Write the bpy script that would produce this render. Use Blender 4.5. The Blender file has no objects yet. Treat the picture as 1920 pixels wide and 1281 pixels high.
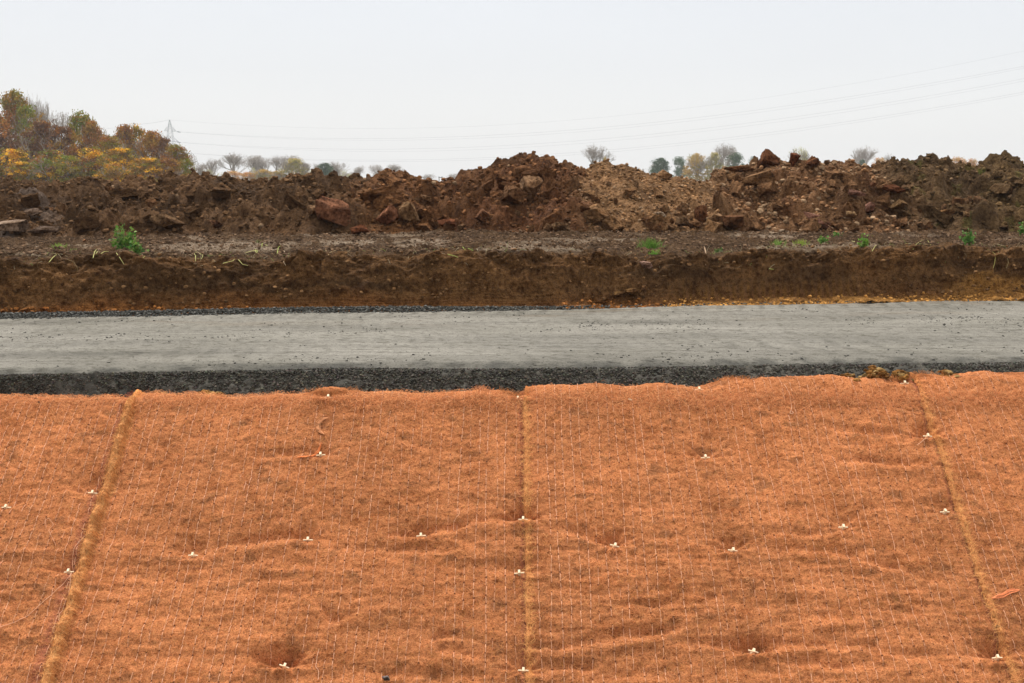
import bpy, math, random
import numpy as np

# ------------------------------------------------------------------ camera
F = 2100.0                      # focal length in pixels of the 1920 px wide photograph
HOR = 348.0                     # horizon row
CX, CY = 960.0, 640.5
PITCH = math.atan((CY - HOR) / F)
sc = bpy.context.scene
COL = sc.collection
cam_d = bpy.data.cameras.new("camera")
cam_d.sensor_width = 36.0
cam_d.lens = F / 1920.0 * 36.0
cam_d.clip_start = 0.05
cam_d.clip_end = 6000.0
cam = bpy.data.objects.new("camera", cam_d)
COL.objects.link(cam)
cam.location = (0, 0, 0)
cam.rotation_euler = (math.pi / 2 - PITCH, 0, 0)
sc.camera = cam
sc.render.resolution_x, sc.render.resolution_y = 1024, 683

# ------------------------------------------------------------------ sky and sun (overcast)
SUN_EL, SUN_AZ = math.radians(62), math.radians(-22)   # ahead of the camera, a little to the left
w = bpy.data.worlds.new("World")
sc.world = w
w.use_nodes = True
nt = w.node_tree
nt.nodes.clear()
wo = nt.nodes.new("ShaderNodeOutputWorld")
sky = nt.nodes.new("ShaderNodeTexSky")
sky.sky_type = 'NISHITA'
sky.sun_disc = False
sky.sun_elevation = SUN_EL
sky.sun_rotation = SUN_AZ
sky.air_density, sky.dust_density = 1.0, 4.0
b1 = nt.nodes.new("ShaderNodeBackground")
b1.inputs[1].default_value = 0.05 * 0.35
nt.links.new(sky.outputs[0], b1.inputs[0])
tc = nt.nodes.new("ShaderNodeTexCoord")
sx = nt.nodes.new("ShaderNodeSeparateXYZ")
nt.links.new(tc.outputs["Generated"], sx.inputs[0])
rp = nt.nodes.new("ShaderNodeValToRGB")        # cloud layer: pale at the horizon, greyer above it, bright overhead
e = rp.color_ramp.elements
e[0].position, e[0].color = 0.0, (1.0, 1.0, 0.985, 1)
e[1].position, e[1].color = 1.0, (1.80, 1.74, 1.66, 1)
for p_, c_ in ((0.045, (0.96, 0.965, 0.955, 1)), (0.10, (0.87, 0.885, 0.905, 1)), (0.18, (0.82, 0.845, 0.885, 1)), (0.30, (0.77, 0.81, 0.875, 1)), (0.48, (1.05, 1.03, 1.01, 1))):
    q = e.new(p_)
    q.color = c_
nt.links.new(sx.outputs[2], rp.inputs[0])
cn = nt.nodes.new("ShaderNodeTexNoise")
cn.inputs["Scale"].default_value = 1.6
cn.inputs["Detail"].default_value = 3
mpn = nt.nodes.new("ShaderNodeMapping")
mpn.inputs["Scale"].default_value = (1, 1, 3)
nt.links.new(tc.outputs["Generated"], mpn.inputs[0])
nt.links.new(mpn.outputs[0], cn.inputs[0])
mr = nt.nodes.new("ShaderNodeMapRange")
mr.inputs[3].default_value, mr.inputs[4].default_value = 0.89, 0.975
nt.links.new(cn.outputs[0], mr.inputs[0])
mm = nt.nodes.new("ShaderNodeVectorMath")
mm.operation = 'SCALE'
nt.links.new(rp.outputs[0], mm.inputs[0])
nt.links.new(mr.outputs[0], mm.inputs["Scale"])
b2 = nt.nodes.new("ShaderNodeBackground")
b2.inputs[1].default_value = 1.0
nt.links.new(mm.outputs[0], b2.inputs[0])
ad = nt.nodes.new("ShaderNodeAddShader")
nt.links.new(b1.outputs[0], ad.inputs[0])
nt.links.new(b2.outputs[0], ad.inputs[1])
nt.links.new(ad.outputs[0], wo.inputs[0])

sl = bpy.data.lights.new("sun", 'SUN')
sl.energy = 3.2
sl.angle = math.radians(15)
sl.color = (1.0, 0.96, 0.90)
so = bpy.data.objects.new("sun", sl)
COL.objects.link(so)
# a high sun veiled by the cloud, beyond the heaps
so.rotation_euler = (math.pi / 2 - SUN_EL, 0, math.pi - SUN_AZ)
sc.view_settings.view_transform = 'Standard'
sc.view_settings.look = 'None'
sc.view_settings.gamma = 1.0
sc.view_settings.exposure = 0.0

# ------------------------------------------------------------------ helpers
rng = np.random.default_rng(7)
cosP, sinP = math.cos(PITCH), math.sin(PITCH)


def ray(px, py):
    u, v = (px - CX) / F, (py - CY) / F
    return np.array([u, cosP - v * sinP, -sinP - v * cosP])


def at(px, py, Y):
    d = ray(px, py)
    return d * (Y / d[1])


def zrow(py, Y):
    v = (py - CY) / F
    return Y * (-sinP - v * cosP) / (cosP - v * sinP)


def row_of(Y, Z):
    # pixel row of a point
    return CY + F * (-(Y * sinP + Z * cosP)) / (Y * cosP - Z * sinP)


def pxx(px, Y, Z):
    # world x of a pixel column at (Y, Z)
    return (px - CX) / F * (Y * cosP - Z * sinP)


def sstep(a, b, x):
    t = np.clip((x - a) / (b - a), 0, 1)
    return t * t * (3 - 2 * t)


def hsh(ix, iy, seed):
    n = (ix.astype(np.int64) * 374761393 + iy.astype(np.int64) * 668265263 + seed * 1442695041) & 0xFFFFFFFF
    n = ((n ^ (n >> 13)) * 1274126177) & 0xFFFFFFFF
    n = ((n ^ (n >> 16)) * 2246822519) & 0xFFFFFFFF
    n = n ^ (n >> 15)
    return n.astype(np.float64) / 4294967295.0


def vn(x, y, seed=0):
    x, y = np.broadcast_arrays(np.asarray(x, float), np.asarray(y, float))
    ix, iy = np.floor(x), np.floor(y)
    fx, fy = x - ix, y - iy

    def g(ox, oy):
        a = hsh(ix + ox, iy + oy, seed) * 2 * math.pi
        return np.cos(a) * (fx - ox) + np.sin(a) * (fy - oy)
    ux, uy = fx * fx * fx * (fx * (fx * 6 - 15) + 10), fy * fy * fy * (fy * (fy * 6 - 15) + 10)
    a, b, c, d = g(0, 0), g(1, 0), g(0, 1), g(1, 1)
    return 1.5 * ((a * (1 - ux) + b * ux) * (1 - uy) + (c * (1 - ux) + d * ux) * uy)


def fbm(x, y, o=4, seed=0, gain=0.5):
    s, a, f = 0, 1.0, 1.0
    for i in range(o):
        s = s + a * vn(x * f + i * 17.3, y * f - i * 9.1, seed + i * 7)
        a *= gain
        f *= 2.03
    return s


def lumps(x, y, size, seed=0, fill=0.85):
    """height field of rounded, broken clods of about that size (metres)"""
    X, Y = x / size, y / size
    X = X + 0.25 * vn(X * 1.7, Y * 1.7, seed + 3)
    Y = Y + 0.25 * vn(X * 1.9, Y * 1.5, seed + 4)
    ix, iy = np.floor(X), np.floor(Y)
    best = np.zeros(np.shape(X))
    for ox in (-1, 0, 1):
        for oy in (-1, 0, 1):
            cx_, cy_ = ix + ox, iy + oy
            jx, jy = hsh(cx_, cy_, seed), hsh(cx_, cy_, seed + 11)
            r = 0.28 + 0.52 * hsh(cx_, cy_, seed + 23)
            k = hsh(cx_, cy_, seed + 31) < fill
            el = 0.6 + 0.8 * hsh(cx_, cy_, seed + 41)
            dx, dy = (X - cx_ - jx) * el, (Y - cy_ - jy) / el
            an = hsh(cx_, cy_, seed + 61) * 3.1416
            ca, sa = np.cos(an), np.sin(an)
            du_, dv_ = np.abs(dx * ca + dy * sa), np.abs(-dx * sa + dy * ca)
            dd = (du_ ** 3 + dv_ ** 3) ** (1 / 3) / r
            tl = (hsh(cx_, cy_, seed + 51) - 0.5) * 2.2
            tm = (hsh(cx_, cy_, seed + 71) - 0.5) * 2.2
            h = np.clip(1 - dd ** 3, 0, 1) ** 0.6 * r * np.clip(0.75 + tl * dx / r + tm * dy / r, 0.1, 2)
            best = np.maximum(best, np.where(k, h, 0))
    return best * size


def mesh(name, verts, faces, mat, parent=None, col=None, smooth=True):
    verts = np.asarray(verts, np.float32).reshape(-1, 3)
    faces = np.asarray(faces, np.int32)
    k = faces.shape[1]
    me = bpy.data.meshes.new(name)
    me.vertices.add(len(verts))
    me.vertices.foreach_set("co", verts.ravel())
    me.loops.add(faces.size)
    me.loops.foreach_set("vertex_index", faces.ravel())
    me.polygons.add(len(faces))
    me.polygons.foreach_set("loop_start", np.arange(0, faces.size, k, dtype=np.int32))
    me.polygons.foreach_set("use_smooth", np.full(len(faces), bool(smooth)))
    me.update()
    if col is not None:
        a = me.color_attributes.new("col", 'FLOAT_COLOR', 'POINT')
        c = np.ones((len(verts), 4), np.float32)
        c[:, :3] = np.broadcast_to(np.asarray(col, np.float32), (len(verts), 3))
        a.data.foreach_set("color", c.ravel())
    me.materials.append(mat)
    o = bpy.data.objects.new(name, me)
    COL.objects.link(o)
    if parent is not None:
        o.parent = parent
    return o


def grid_faces(nu, nv):
    i = np.arange(nu - 1)[:, None] * nv + np.arange(nv - 1)[None, :]
    i = i.ravel()
    return np.stack([i, i + nv, i + nv + 1, i + 1], 1)


def tag(o, label=None, cat=None, group=None, kind=None):
    if label:
        o["label"] = label
    if cat:
        o["category"] = cat
    if group:
        o["group"] = group
    if kind:
        o["kind"] = kind
    return o


def empty(name, loc=(0, 0, 0), rot=(0, 0, 0)):
    o = bpy.data.objects.new(name, None)
    COL.objects.link(o)
    o.location = loc
    o.rotation_euler = rot
    return o


def mk(name, rough=0.9, spec=0.3, attr=True, base=(1, 1, 1), var=(), bump=(), coord='Object', stretch=None, sheen=0.0, transl=0.0, wet=None):
    """procedural material: a base colour (the mesh's own colour layer or one value) broken up by noise, with noise bump
    var: (scale, detail, colour, lo, hi) mixes that colour in where the noise lies between lo and hi
    bump: (scale, detail, distance)"""
    m = bpy.data.materials.new(name)
    m.use_nodes = True
    t = m.node_tree
    bs = t.nodes["Principled BSDF"]
    bs.inputs["Roughness"].default_value = rough
    bs.inputs["Specular IOR Level"].default_value = spec
    if sheen:
        bs.inputs["Sheen Weight"].default_value = sheen
    tcn = t.nodes.new("ShaderNodeTexCoord")
    vec = tcn.outputs[coord]
    if stretch:
        mp = t.nodes.new("ShaderNodeMapping")
        mp.inputs["Scale"].default_value = stretch
        t.links.new(vec, mp.inputs[0])
        vec = mp.outputs[0]
    if attr:
        at_ = t.nodes.new("ShaderNodeAttribute")
        at_.attribute_name = "col"
        c = at_.outputs["Color"]
    else:
        rg = t.nodes.new("ShaderNodeRGB")
        rg.outputs[0].default_value = (*base, 1)
        c = rg.outputs[0]
    for (s, d, cc, lo, hi) in var:
        n = t.nodes.new("ShaderNodeTexNoise")
        n.inputs["Scale"].default_value = s
        n.inputs["Detail"].default_value = d
        n.inputs["Roughness"].default_value = 0.65
        t.links.new(vec, n.inputs["Vector"])
        r = t.nodes.new("ShaderNodeMapRange")
        r.interpolation_type = 'SMOOTHSTEP'
        r.inputs[1].default_value, r.inputs[2].default_value = lo, hi
        t.links.new(n.outputs[0], r.inputs[0])
        x = t.nodes.new("ShaderNodeMix")
        x.data_type = 'RGBA'
        x.blend_type = 'MULTIPLY'
        t.links.new(r.outputs[0], x.inputs["Factor"])
        t.links.new(c, x.inputs["A"])
        x.inputs["B"].default_value = (*cc, 1)
        c = x.outputs["Result"]
    t.links.new(c, bs.inputs["Base Color"])
    if wet:
        n = t.nodes.new("ShaderNodeTexNoise")
        n.inputs["Scale"].default_value = wet[0]
        n.inputs["Detail"].default_value = 4
        t.links.new(vec, n.inputs["Vector"])
        r = t.nodes.new("ShaderNodeMapRange")
        r.inputs[1].default_value, r.inputs[2].default_value = 0.4, 0.65
        r.inputs[3].default_value, r.inputs[4].default_value = wet[1], wet[2]
        t.links.new(n.outputs[0], r.inputs[0])
        t.links.new(r.outputs[0], bs.inputs["Roughness"])
    nrm = None
    for (s, d, dist) in bump:
        n = t.nodes.new("ShaderNodeTexNoise")
        n.inputs["Scale"].default_value = s
        n.inputs["Detail"].default_value = d
        n.inputs["Roughness"].default_value = 0.6
        t.links.new(vec, n.inputs["Vector"])
        bp = t.nodes.new("ShaderNodeBump")
        bp.inputs["Distance"].default_value = dist
        bp.inputs["Strength"].default_value = 1.0
        t.links.new(n.outputs[0], bp.inputs["Height"])
        if nrm is not None:
            t.links.new(nrm, bp.inputs["Normal"])
        nrm = bp.outputs[0]
    if nrm is not None:
        t.links.new(nrm, bs.inputs["Normal"])
    if transl:
        tr = t.nodes.new("ShaderNodeBsdfTranslucent")
        t.links.new(c, tr.inputs[0])
        ms = t.nodes.new("ShaderNodeMixShader")
        ms.inputs[0].default_value = transl
        t.links.new(bs.outputs[0], ms.inputs[1])
        t.links.new(tr.outputs[0], ms.inputs[2])
        t.links.new(ms.outputs[0], t.nodes["Material Output"].inputs[0])
    return m


D = (0.45, 0.42, 0.40)
M_SOIL = mk("soil", 0.95, 0.08, var=((7, 5, (0.50, 0.45, 0.40), 0.45, 0.68), (30, 5, (0.50, 0.45, 0.40), 0.47, 0.62), (60, 4, (1.65, 1.6, 1.5), 0.52, 0.68), (140, 3, (0.40, 0.36, 0.34), 0.48, 0.62)),
            bump=((22, 6, 0.035), (70, 5, 0.018), (180, 3, 0.006)), wet=(5, 0.75, 0.98))
M_CLOD = mk("clod_earth", 0.95, 0.08, var=((3.5, 5, (0.60, 0.55, 0.50), 0.45, 0.6), (9, 5, (0.50, 0.45, 0.40), 0.42, 0.66), (40, 4, (0.55, 0.5, 0.45), 0.48, 0.62), (90, 4, (1.5, 1.45, 1.35), 0.52, 0.7)),
            bump=((9, 6, 0.035), (30, 6, 0.02), (90, 5, 0.008)), coord='Object')
M_CRUMB = mk("crumb_earth", 0.95, 0.08, var=((14, 4, (0.65, 0.6, 0.55), 0.45, 0.65), (90, 4, (1.4, 1.35, 1.25), 0.5, 0.7)), bump=((70, 4, 0.004),))
M_ROAD = mk("road_fines", 0.9, 0.25, var=((1.1, 4, (0.84, 0.84, 0.82), 0.4, 0.7), (24, 6, (0.62, 0.61, 0.58), 0.50, 0.64), (75, 5, (0.40, 0.39, 0.37), 0.56, 0.63), (170, 3, (0.72, 0.72, 0.7), 0.5, 0.6)),
            bump=((26, 5, 0.012), (110, 4, 0.006)), stretch=(0.62, 1.0, 1.0))
M_GRAVEL = mk("gravel_stone", 0.8, 0.35, var=((30, 3, (0.5, 0.5, 0.48), 0.45, 0.62),), bump=((200, 3, 0.003),))
M_MAT = mk("coir", 0.95, 0.1, var=((7, 5, (0.78, 0.72, 0.66), 0.45, 0.68), (45, 5, (0.62, 0.52, 0.42), 0.50, 0.68), (160, 4, (0.5, 0.40, 0.30), 0.50, 0.64), (260, 2, (1.35, 1.35, 1.3), 0.5, 0.66)),
           bump=((90, 5, 0.006), (260, 4, 0.003)))
M_FIBRE = mk("coir_fibre", 0.9, 0.15)
M_THREAD = mk("stitch_thread", 0.7, 0.3, attr=False, base=(0.72, 0.37, 0.22))
M_HOLE_SHADE = mk("stitch_hole_shade", 0.95, 0.1, attr=False, base=(0.11, 0.035, 0.015))  # dark colour painted for the shade inside the needle holes
M_WOOD = mk("peg_wood", 0.7, 0.3, attr=False, base=(0.90, 0.73, 0.49), var=((60, 4, (0.85, 0.78, 0.68), 0.4, 0.7),), bump=((80, 3, 0.001),))
M_LEAF = mk("leaf", 0.6, 0.3, transl=0.3)
M_BARK = mk("bark", 0.9, 0.2, attr=False, base=(0.11, 0.085, 0.068), var=((6, 4, (0.6, 0.6, 0.55), 0.4, 0.7),))
M_TWIG = mk("twig_bark", 0.9, 0.2, attr=False, base=(0.36, 0.31, 0.265))
M_STEEL = mk("galvanised_steel", 0.6, 0.4, attr=False, base=(0.30, 0.32, 0.33))
M_WIRE = mk("wire", 0.6, 0.4, attr=False, base=(0.42, 0.43, 0.45))
M_STALK = mk("stalk", 0.7, 0.3)
M_FIELD = mk("field", 0.95, 0.1, attr=False, base=(0.10, 0.085, 0.04), var=((0.05, 5, (0.7, 0.9, 0.5), 0.4, 0.6), (2, 5, (0.7, 0.65, 0.6), 0.4, 0.6)))

# ------------------------------------------------------------------ ground sheet (everything stands in it)
gy = np.array([-900, -6, 3.1, 5.0, 5.6, 9.9, 10.6, 16.9, 18.5, 60, 200, 1200.])
gz = np.array([-3.3, -3.25, -3.25, -1.85, -1.45, -1.30, -0.85, -0.85, -0.75, -0.9, -1.2, -1.6])
gx = np.array([-1200, -400, -100, -30, -10, 0, 10, 30, 100, 400, 1200.])
V = np.array([[x, y, z] for x in gx for y, z in zip(gy, gz)])
tag(mesh("ground", V, grid_faces(len(gx), len(gy)), M_FIELD, smooth=False), "brown field the site lies in", kind="structure")

# ------------------------------------------------------------------ road of pale compacted fines
ROADZ = -0.97
near_px = np.array([-400, 0, 250, 480, 640, 960, 1250, 1440, 1700, 1920, 2300])
near_py = np.array([706, 699, 694, 690, 686, 687, 684, 680, 678, 675, 671])
far_px = np.array([-400, 0, 250, 480, 700, 960, 1440, 1920, 2300])
far_py = np.array([604, 598, 594, 589, 586, 583, 573.5, 565, 560])


def edge_curve(pp, rr):
    Y = np.array([ROADZ / zrow(r, 1.0) for r in rr])
    X = pxx(pp, Y, ROADZ)
    return X, Y


nX, nY = edge_curve(near_px, near_py)
fX, fY = edge_curve(far_px, far_py)


def YN(x):
    return np.interp(x, nX, nY) + 0.02 * vn(x * 1.3, 0 * x, 5) + 0.008 * vn(x * 9, 0 * x, 6)


def YF(x):
    return np.interp(x, fX, fY)


def road_h(x, y):
    v = (y - YN(x)) / (YF(x) - YN(x))
    h = 0.006 * fbm(x * 0.7, y * 2.5, 3, 21) + 0.0025 * fbm(x * 9, y * 14, 3, 22)
    for c_, w_, d_ in ((0.30, 0.10, 0.008), (0.72, 0.09, 0.010)):        # shallow wheel tracks
        h = h - d_ * np.exp(-((v - c_) / w_) ** 2)
    return ROADZ + h - 0.03 * (1 - sstep(0.0, 0.06, v))


xs = np.linspace(-6.2, 6.6, 860)
vs = np.linspace(0, 1, 200)
X = np.repeat(xs[:, None], len(vs), 1)
Yr = YN(X) + (YF(X) + 0.12 - YN(X)) * vs[None, :]
Zr = road_h(X, Yr)
v_ = np.broadcast_to(vs[None, :], X.shape)
c0 = np.array([0.282, 0.265, 0.228])
c1 = np.array([0.165, 0.154, 0.130])
smg = sstep(0.0, 0.9, np.sin(X * 2 * math.pi / 0.23 + 2.5 * vn(X * 0.8, Yr * 2, 36) + Yr * 3)) * np.exp(-((v_ - 0.20) / 0.10) ** 2) * np.clip(0.5 + vn(X * 0.9, Yr, 37), 0, 1)
smg2 = sstep(0.3, 0.9, np.sin(X * 2 * math.pi / 0.17 - Yr * 6 + 2 * vn(X, Yr, 38))) * np.exp(-((v_ - 0.93) / 0.06) ** 2)
mixf = np.clip(0.42 + 0.30 * fbm(X * 0.35, Yr * 14.0, 4, 35) + 0.5 * smg + 0.6 * smg2 + 0.35 * fbm(X * 0.5, Yr * 3.0, 4, 31) + 0.35 * (1 - sstep(0.0, 0.28, v_)), 0, 1)[..., None]
colr = c0 * (1 - mixf) + c1 * mixf
trk = np.zeros_like(v_)
for c_, w_ in ((0.27, 0.05), (0.40, 0.04), (0.70, 0.05), (0.83, 0.035)):
    trk = trk + np.exp(-((v_ - c_ - 0.02 * vn(X * 0.4, X * 0 + c_ * 9, 39)) / w_) ** 2) * np.clip(0.55 + 0.9 * fbm(X * 0.6, Yr * 0 + c_ * 7, 3, 40) + 0.35 * np.sin(X * 2 * math.pi / 0.11 + Yr * 8), 0, 1.2)
colr = colr * (1 - 0.20 * np.clip(trk, 0, 1.2))[..., None]
mud = (sstep(0.2, 0.7, fbm(X * 0.8, Yr * 2.2, 4, 45)) * sstep(0.55, 0.95, v_))[..., None]
colr = colr + (np.array([0.19, 0.145, 0.10]) - colr) * mud * 0.5
edge = (1 - sstep(0.0, 0.07, v_ + 0.03 * fbm(X * 7, Yr * 7, 3, 33)))[..., None]
colr = colr * (1 - edge) + np.array([0.075, 0.072, 0.062]) * edge
tag(mesh("road", np.stack([X, Yr, Zr], -1).reshape(-1, 3), grid_faces(*X.shape), M_ROAD, col=colr.reshape(-1, 3)),
    "pale grey compacted gravel track between the coir slope and the earth bank", kind="structure")

# gravel shoulder under the near edge of the road
vs = np.linspace(0, 1, 70)
X = np.repeat(xs[:, None], len(vs), 1)
GF = np.maximum(YN(X) - 0.49, 5.70)
Yg = GF + (YN(X) + 0.01 - GF) * vs[None, :]
Zg = ROADZ - 0.03 - 0.25 * (1 - vs[None, :]) ** 1.1 + 0.004 + 0.5 * lumps(X, Yg, 0.035, 41) + 0.4 * lumps(X, Yg, 0.016, 42) + 0.012 * fbm(X * 2, Yg * 2, 3, 43) - 0.004
cg = np.array([0.058, 0.053, 0.041]) * (1 + 0.5 * np.clip(fbm(X * 6, Yg * 6, 3, 44), -1, 1))[..., None]
tag(mesh("gravel_shoulder", np.stack([X, Yg, Zg], -1).reshape(-1, 3), grid_faces(*X.shape), M_GRAVEL, col=cg.reshape(-1, 3)),
    "dark gravel shoulder along the near edge of the track", kind="structure")


def gravel_z(x, y):
    gf = np.maximum(YN(x) - 0.49, 5.70)
    v = (y - gf) / (YN(x) + 0.01 - gf)
    return ROADZ - 0.03 - 0.25 * np.clip(1 - v, 0, 1) ** 1.1


# ------------------------------------------------------------------ chunk shapes
def ico(sub):
    t = (1 + 5 ** 0.5) / 2
    v = [(-1, t, 0), (1, t, 0), (-1, -t, 0), (1, -t, 0), (0, -1, t), (0, 1, t), (0, -1, -t), (0, 1, -t), (t, 0, -1), (t, 0, 1), (-t, 0, -1), (-t, 0, 1)]
    f = [(0, 11, 5), (0, 5, 1), (0, 1, 7), (0, 7, 10), (0, 10, 11), (1, 5, 9), (5, 11, 4), (11, 10, 2), (10, 7, 6), (7, 1, 8),
         (3, 9, 4), (3, 4, 2), (3, 2, 6), (3, 6, 8), (3, 8, 9), (4, 9, 5), (2, 4, 11), (6, 2, 10), (8, 6, 7), (9, 8, 1)]
    v = [np.array(q) / np.linalg.norm(q) for q in v]
    for _ in range(sub):
        cache, nf = {}, []

        def mid(a, b):
            k = (min(a, b), max(a, b))
            if k not in cache:
                q = v[a] + v[b]
                v.append(q / np.linalg.norm(q))
                cache[k] = len(v) - 1
            return cache[k]
        for a, b, c in f:
            ab, bc, ca = mid(a, b), mid(b, c), mid(c, a)
            nf += [(a, ab, ca), (b, bc, ab), (c, ca, bc), (ab, bc, ca)]
        f = nf
    return np.array(v), np.array(f)


ICO1, ICO3 = ico(1), ico(3)
ICO4 = ico(4)
ICO2 = ico(2)


def chunk(seed, base=ICO3, cuts=9, rough=0.06, flat=1.0, blocky=True):
    """an angular lump about 1 across: a ball cut by planes, then roughened"""
    r = np.random.default_rng(seed)
    v = base[0].copy()
    ax_ = np.concatenate([np.eye(3), -np.eye(3)]) + r.normal(size=(6, 3)) * 0.22
    for q_ in range(6 + cuts // 2):
        n = ax_[q_] if q_ < 6 and blocky else r.normal(size=3)
        n = n / np.linalg.norm(n)
        d = (r.uniform(0.38, 0.62) if q_ < 6 else r.uniform(0.5, 0.75)) if blocky else r.uniform(0.5, 0.85)
        s = v @ n - d
        v = v - np.clip(s, 0, None)[:, None] * n[None, :]
    if rough:
        n1 = vn(v[:, 0] * 3 + seed, v[:, 1] * 3 + v[:, 2] * 2.3, seed) + 0.6 * vn(v[:, 0] * 9 + v[:, 2] * 6, v[:, 1] * 9 - v[:, 2] * 5, seed + 1) + 0.5 * vn(v[:, 0] * 19 + v[:, 2] * 13, v[:, 1] * 19 - v[:, 2] * 11, seed + 2)
        v = v * (1 + rough * n1)[:, None]
    v[:, 2] *= flat
    v /= np.abs(v).max(0).max() * 2
    return v, base[1]


def rotm(a, b, c):
    ca, sa, cb, sb, cc, sc_ = math.cos(a), math.sin(a), math.cos(b), math.sin(b), math.cos(c), math.sin(c)
    return np.array([[cb * cc, -cb * sc_, sb], [sa * sb * cc + ca * sc_, ca * cc - sa * sb * sc_, -sa * cb], [sa * sc_ - ca * sb * cc, sa * cc + ca * sb * sc_, ca * cb]])


def scatter(name, P, size, mat, cols, protos, seed=0, flat=0.8, kind="stuff", label=None, parent=None):
    """very many small stones or crumbs joined in one mesh"""
    r = np.random.default_rng(seed)
    n = len(P)
    # random rotations from quaternions
    q = r.normal(size=(n, 4))
    q /= np.linalg.norm(q, axis=1)[:, None]
    a, b, c, d = q.T
    R = np.stack([1 - 2 * (c * c + d * d), 2 * (b * c - a * d), 2 * (b * d + a * c), 2 * (b * c + a * d), 1 - 2 * (b * b + d * d), 2 * (c * d - a * b),
                  2 * (b * d - a * c), 2 * (c * d + a * b), 1 - 2 * (b * b + c * c)], 1).reshape(n, 3, 3)
    pid = r.integers(0, len(protos), n)
    VV, FF, CC, off = [], [], [], 0
    for k, (pv, pf) in enumerate(protos):
        m = np.where(pid == k)[0]
        if not len(m):
            continue
        q3 = np.einsum('nij,vj->nvi', R[m], pv) * size[m][:, None, None]
        q3[:, :, 2] *= flat
        q3 += P[m][:, None, :]
        VV.append(q3.reshape(-1, 3))
        FF.append((pf[None] + (np.arange(len(m)) * len(pv))[:, None, None] + off).reshape(-1, 3))
        CC.append(np.repeat(cols[m], len(pv), 0))
        off += len(m) * len(pv)
    o = mesh(name, np.concatenate(VV), np.concatenate(FF), mat, parent=parent, col=np.concatenate(CC), smooth=False)
    return tag(o, label, kind=kind)


SM = [chunk(100 + i, ICO1, 5, 0.0) for i in range(8)]
SR = [chunk(120 + i, ICO2, 2, 0.10, blocky=False) for i in range(8)]

n = 62000
x = rng.uniform(-4.6, 5.0, n)
y = YN(x) + 0.02 - (YN(x) + 0.01 - np.maximum(YN(x) - 0.49, 5.70)) * 0.95 * rng.random(n) ** 1.2
P = np.stack([x, y, gravel_z(x, y) + 0.014], 1)
sz = 0.005 + 0.012 * rng.random(n) ** 2.6
cc = np.array([0.074, 0.067, 0.050])[None] * (0.45 + 1.1 * rng.random(n) ** 2.2)[:, None] * (1 + 0.08 * rng.normal(size=(n, 3)))
scatter("gravel", P, sz, M_GRAVEL, np.clip(cc, 0.01, 0.5), SM, 1, label="dark crushed stones of the road shoulder")

# windrow of gravel along the far edge of the road, on the left
n = 20000
x = rng.uniform(-5.5, 5.0, n)
keep = rng.random(n) < np.interp(x, [-5.5, -1.2, 0.0, 0.8, 5], [1, 1, 0.7, 0.05, 0.02])
x = x[keep]
n = len(x)
ww = np.interp(x, [-5.5, -3, -1, 0.2, 5], [0.09, 0.11, 0.12, 0.07, 0.02])
g = rng.normal(size=n) * 0.35
y = YF(x) + 0.08 + g * ww
P = np.stack([x, y, ROADZ + 0.04 * np.exp(-(g / 0.45) ** 2) * ww / 0.12 * rng.random(n) ** 0.5], 1)
cc = np.array([0.10, 0.097, 0.085])[None] * (0.4 + 1.3 * rng.random(n) ** 1.6)[:, None] * np.ones((n, 3))
scatter("gravel_windrow", P, 0.009 + 0.016 * rng.random(n) ** 2, M_GRAVEL, cc, SM, 2, label="low ridge of gravel along the far edge of the track")

# crumbs lying on the road
n = 16000
x = rng.uniform(-4.4, 5.2, n)
v = np.clip(rng.beta(1.1, 1.0, n), 0.01, 0.99)
cl = fbm(x * 1.3, v * 5, 3, 77)
bnd = 0.9 * np.exp(-((v - 0.62) / 0.12) ** 2) + 0.5 * np.exp(-((v - 0.90) / 0.06) ** 2) + 0.6 * np.exp(-((v - 0.08) / 0.07) ** 2)
keep = rng.random(n) < np.clip(0.05 + bnd * (0.4 + 1.6 * cl) + 0.5 * np.clip(cl - 0.35, 0, 1), 0.02, 1)
x, v = x[keep], v[keep]
y = YN(x) + (YF(x) - YN(x)) * v
n = len(x)
P = np.stack([x, y, road_h(x, y) + 0.002], 1)
cc = np.array([0.10, 0.095, 0.08])[None] * (0.5 + 1.6 * rng.random(n) ** 2)[:, None] * np.ones((n, 3))
scatter("road_crumbs", P, 0.004 + 0.017 * rng.random(n) ** 6, M_GRAVEL, cc, SM, 3, flat=0.6, label="dark crumbs lying on the pale track")

# ------------------------------------------------------------------ earth bank and the ledge on top of it
lip_px = np.array([-400, 0, 60, 130, 200, 260, 350, 420, 480, 540, 600, 690, 760, 860, 960, 1060, 1150, 1250, 1330, 1440, 1560, 1700, 1850, 1920, 2300])
lip_py = np.array([482, 482, 484, 478, 474, 480, 484, 481, 488, 486, 474, 473, 478, 467, 472, 470, 477, 476, 480, 468, 464, 461, 463, 466, 466])


def lip(x):
    yl = YF(x) + 0.52
    px = CX + F * x / (yl * cosP + 0.55 * sinP)
    return yl, zrow(np.interp(px, lip_px, lip_py), yl)


def ledge_z(x, y):
    yl, zl = lip(x)
    t = np.clip((y - yl) / (13.4 - yl), 0, 1)
    zend = np.interp(x, [-9, -6, -4, 0, 5, 9], [-0.60, -0.60, -0.56, -0.52, -0.53, -0.50])
    return zl + (zend - zl) * sstep(0.0, 0.45, t) + 0.0 * t


xs = np.linspace(-8.6, 8.8, 1500)
s1 = np.linspace(0, 1, 96)
s2 = 1 + np.linspace(0.004, 1, 230) ** 1.35
S = np.concatenate([s1, s2])
X = np.repeat(xs[:, None], len(S), 1)
Sg = np.broadcast_to(S[None, :], X.shape)
yl, zl = lip(X)
yf = YF(X) + 0.10
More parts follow.
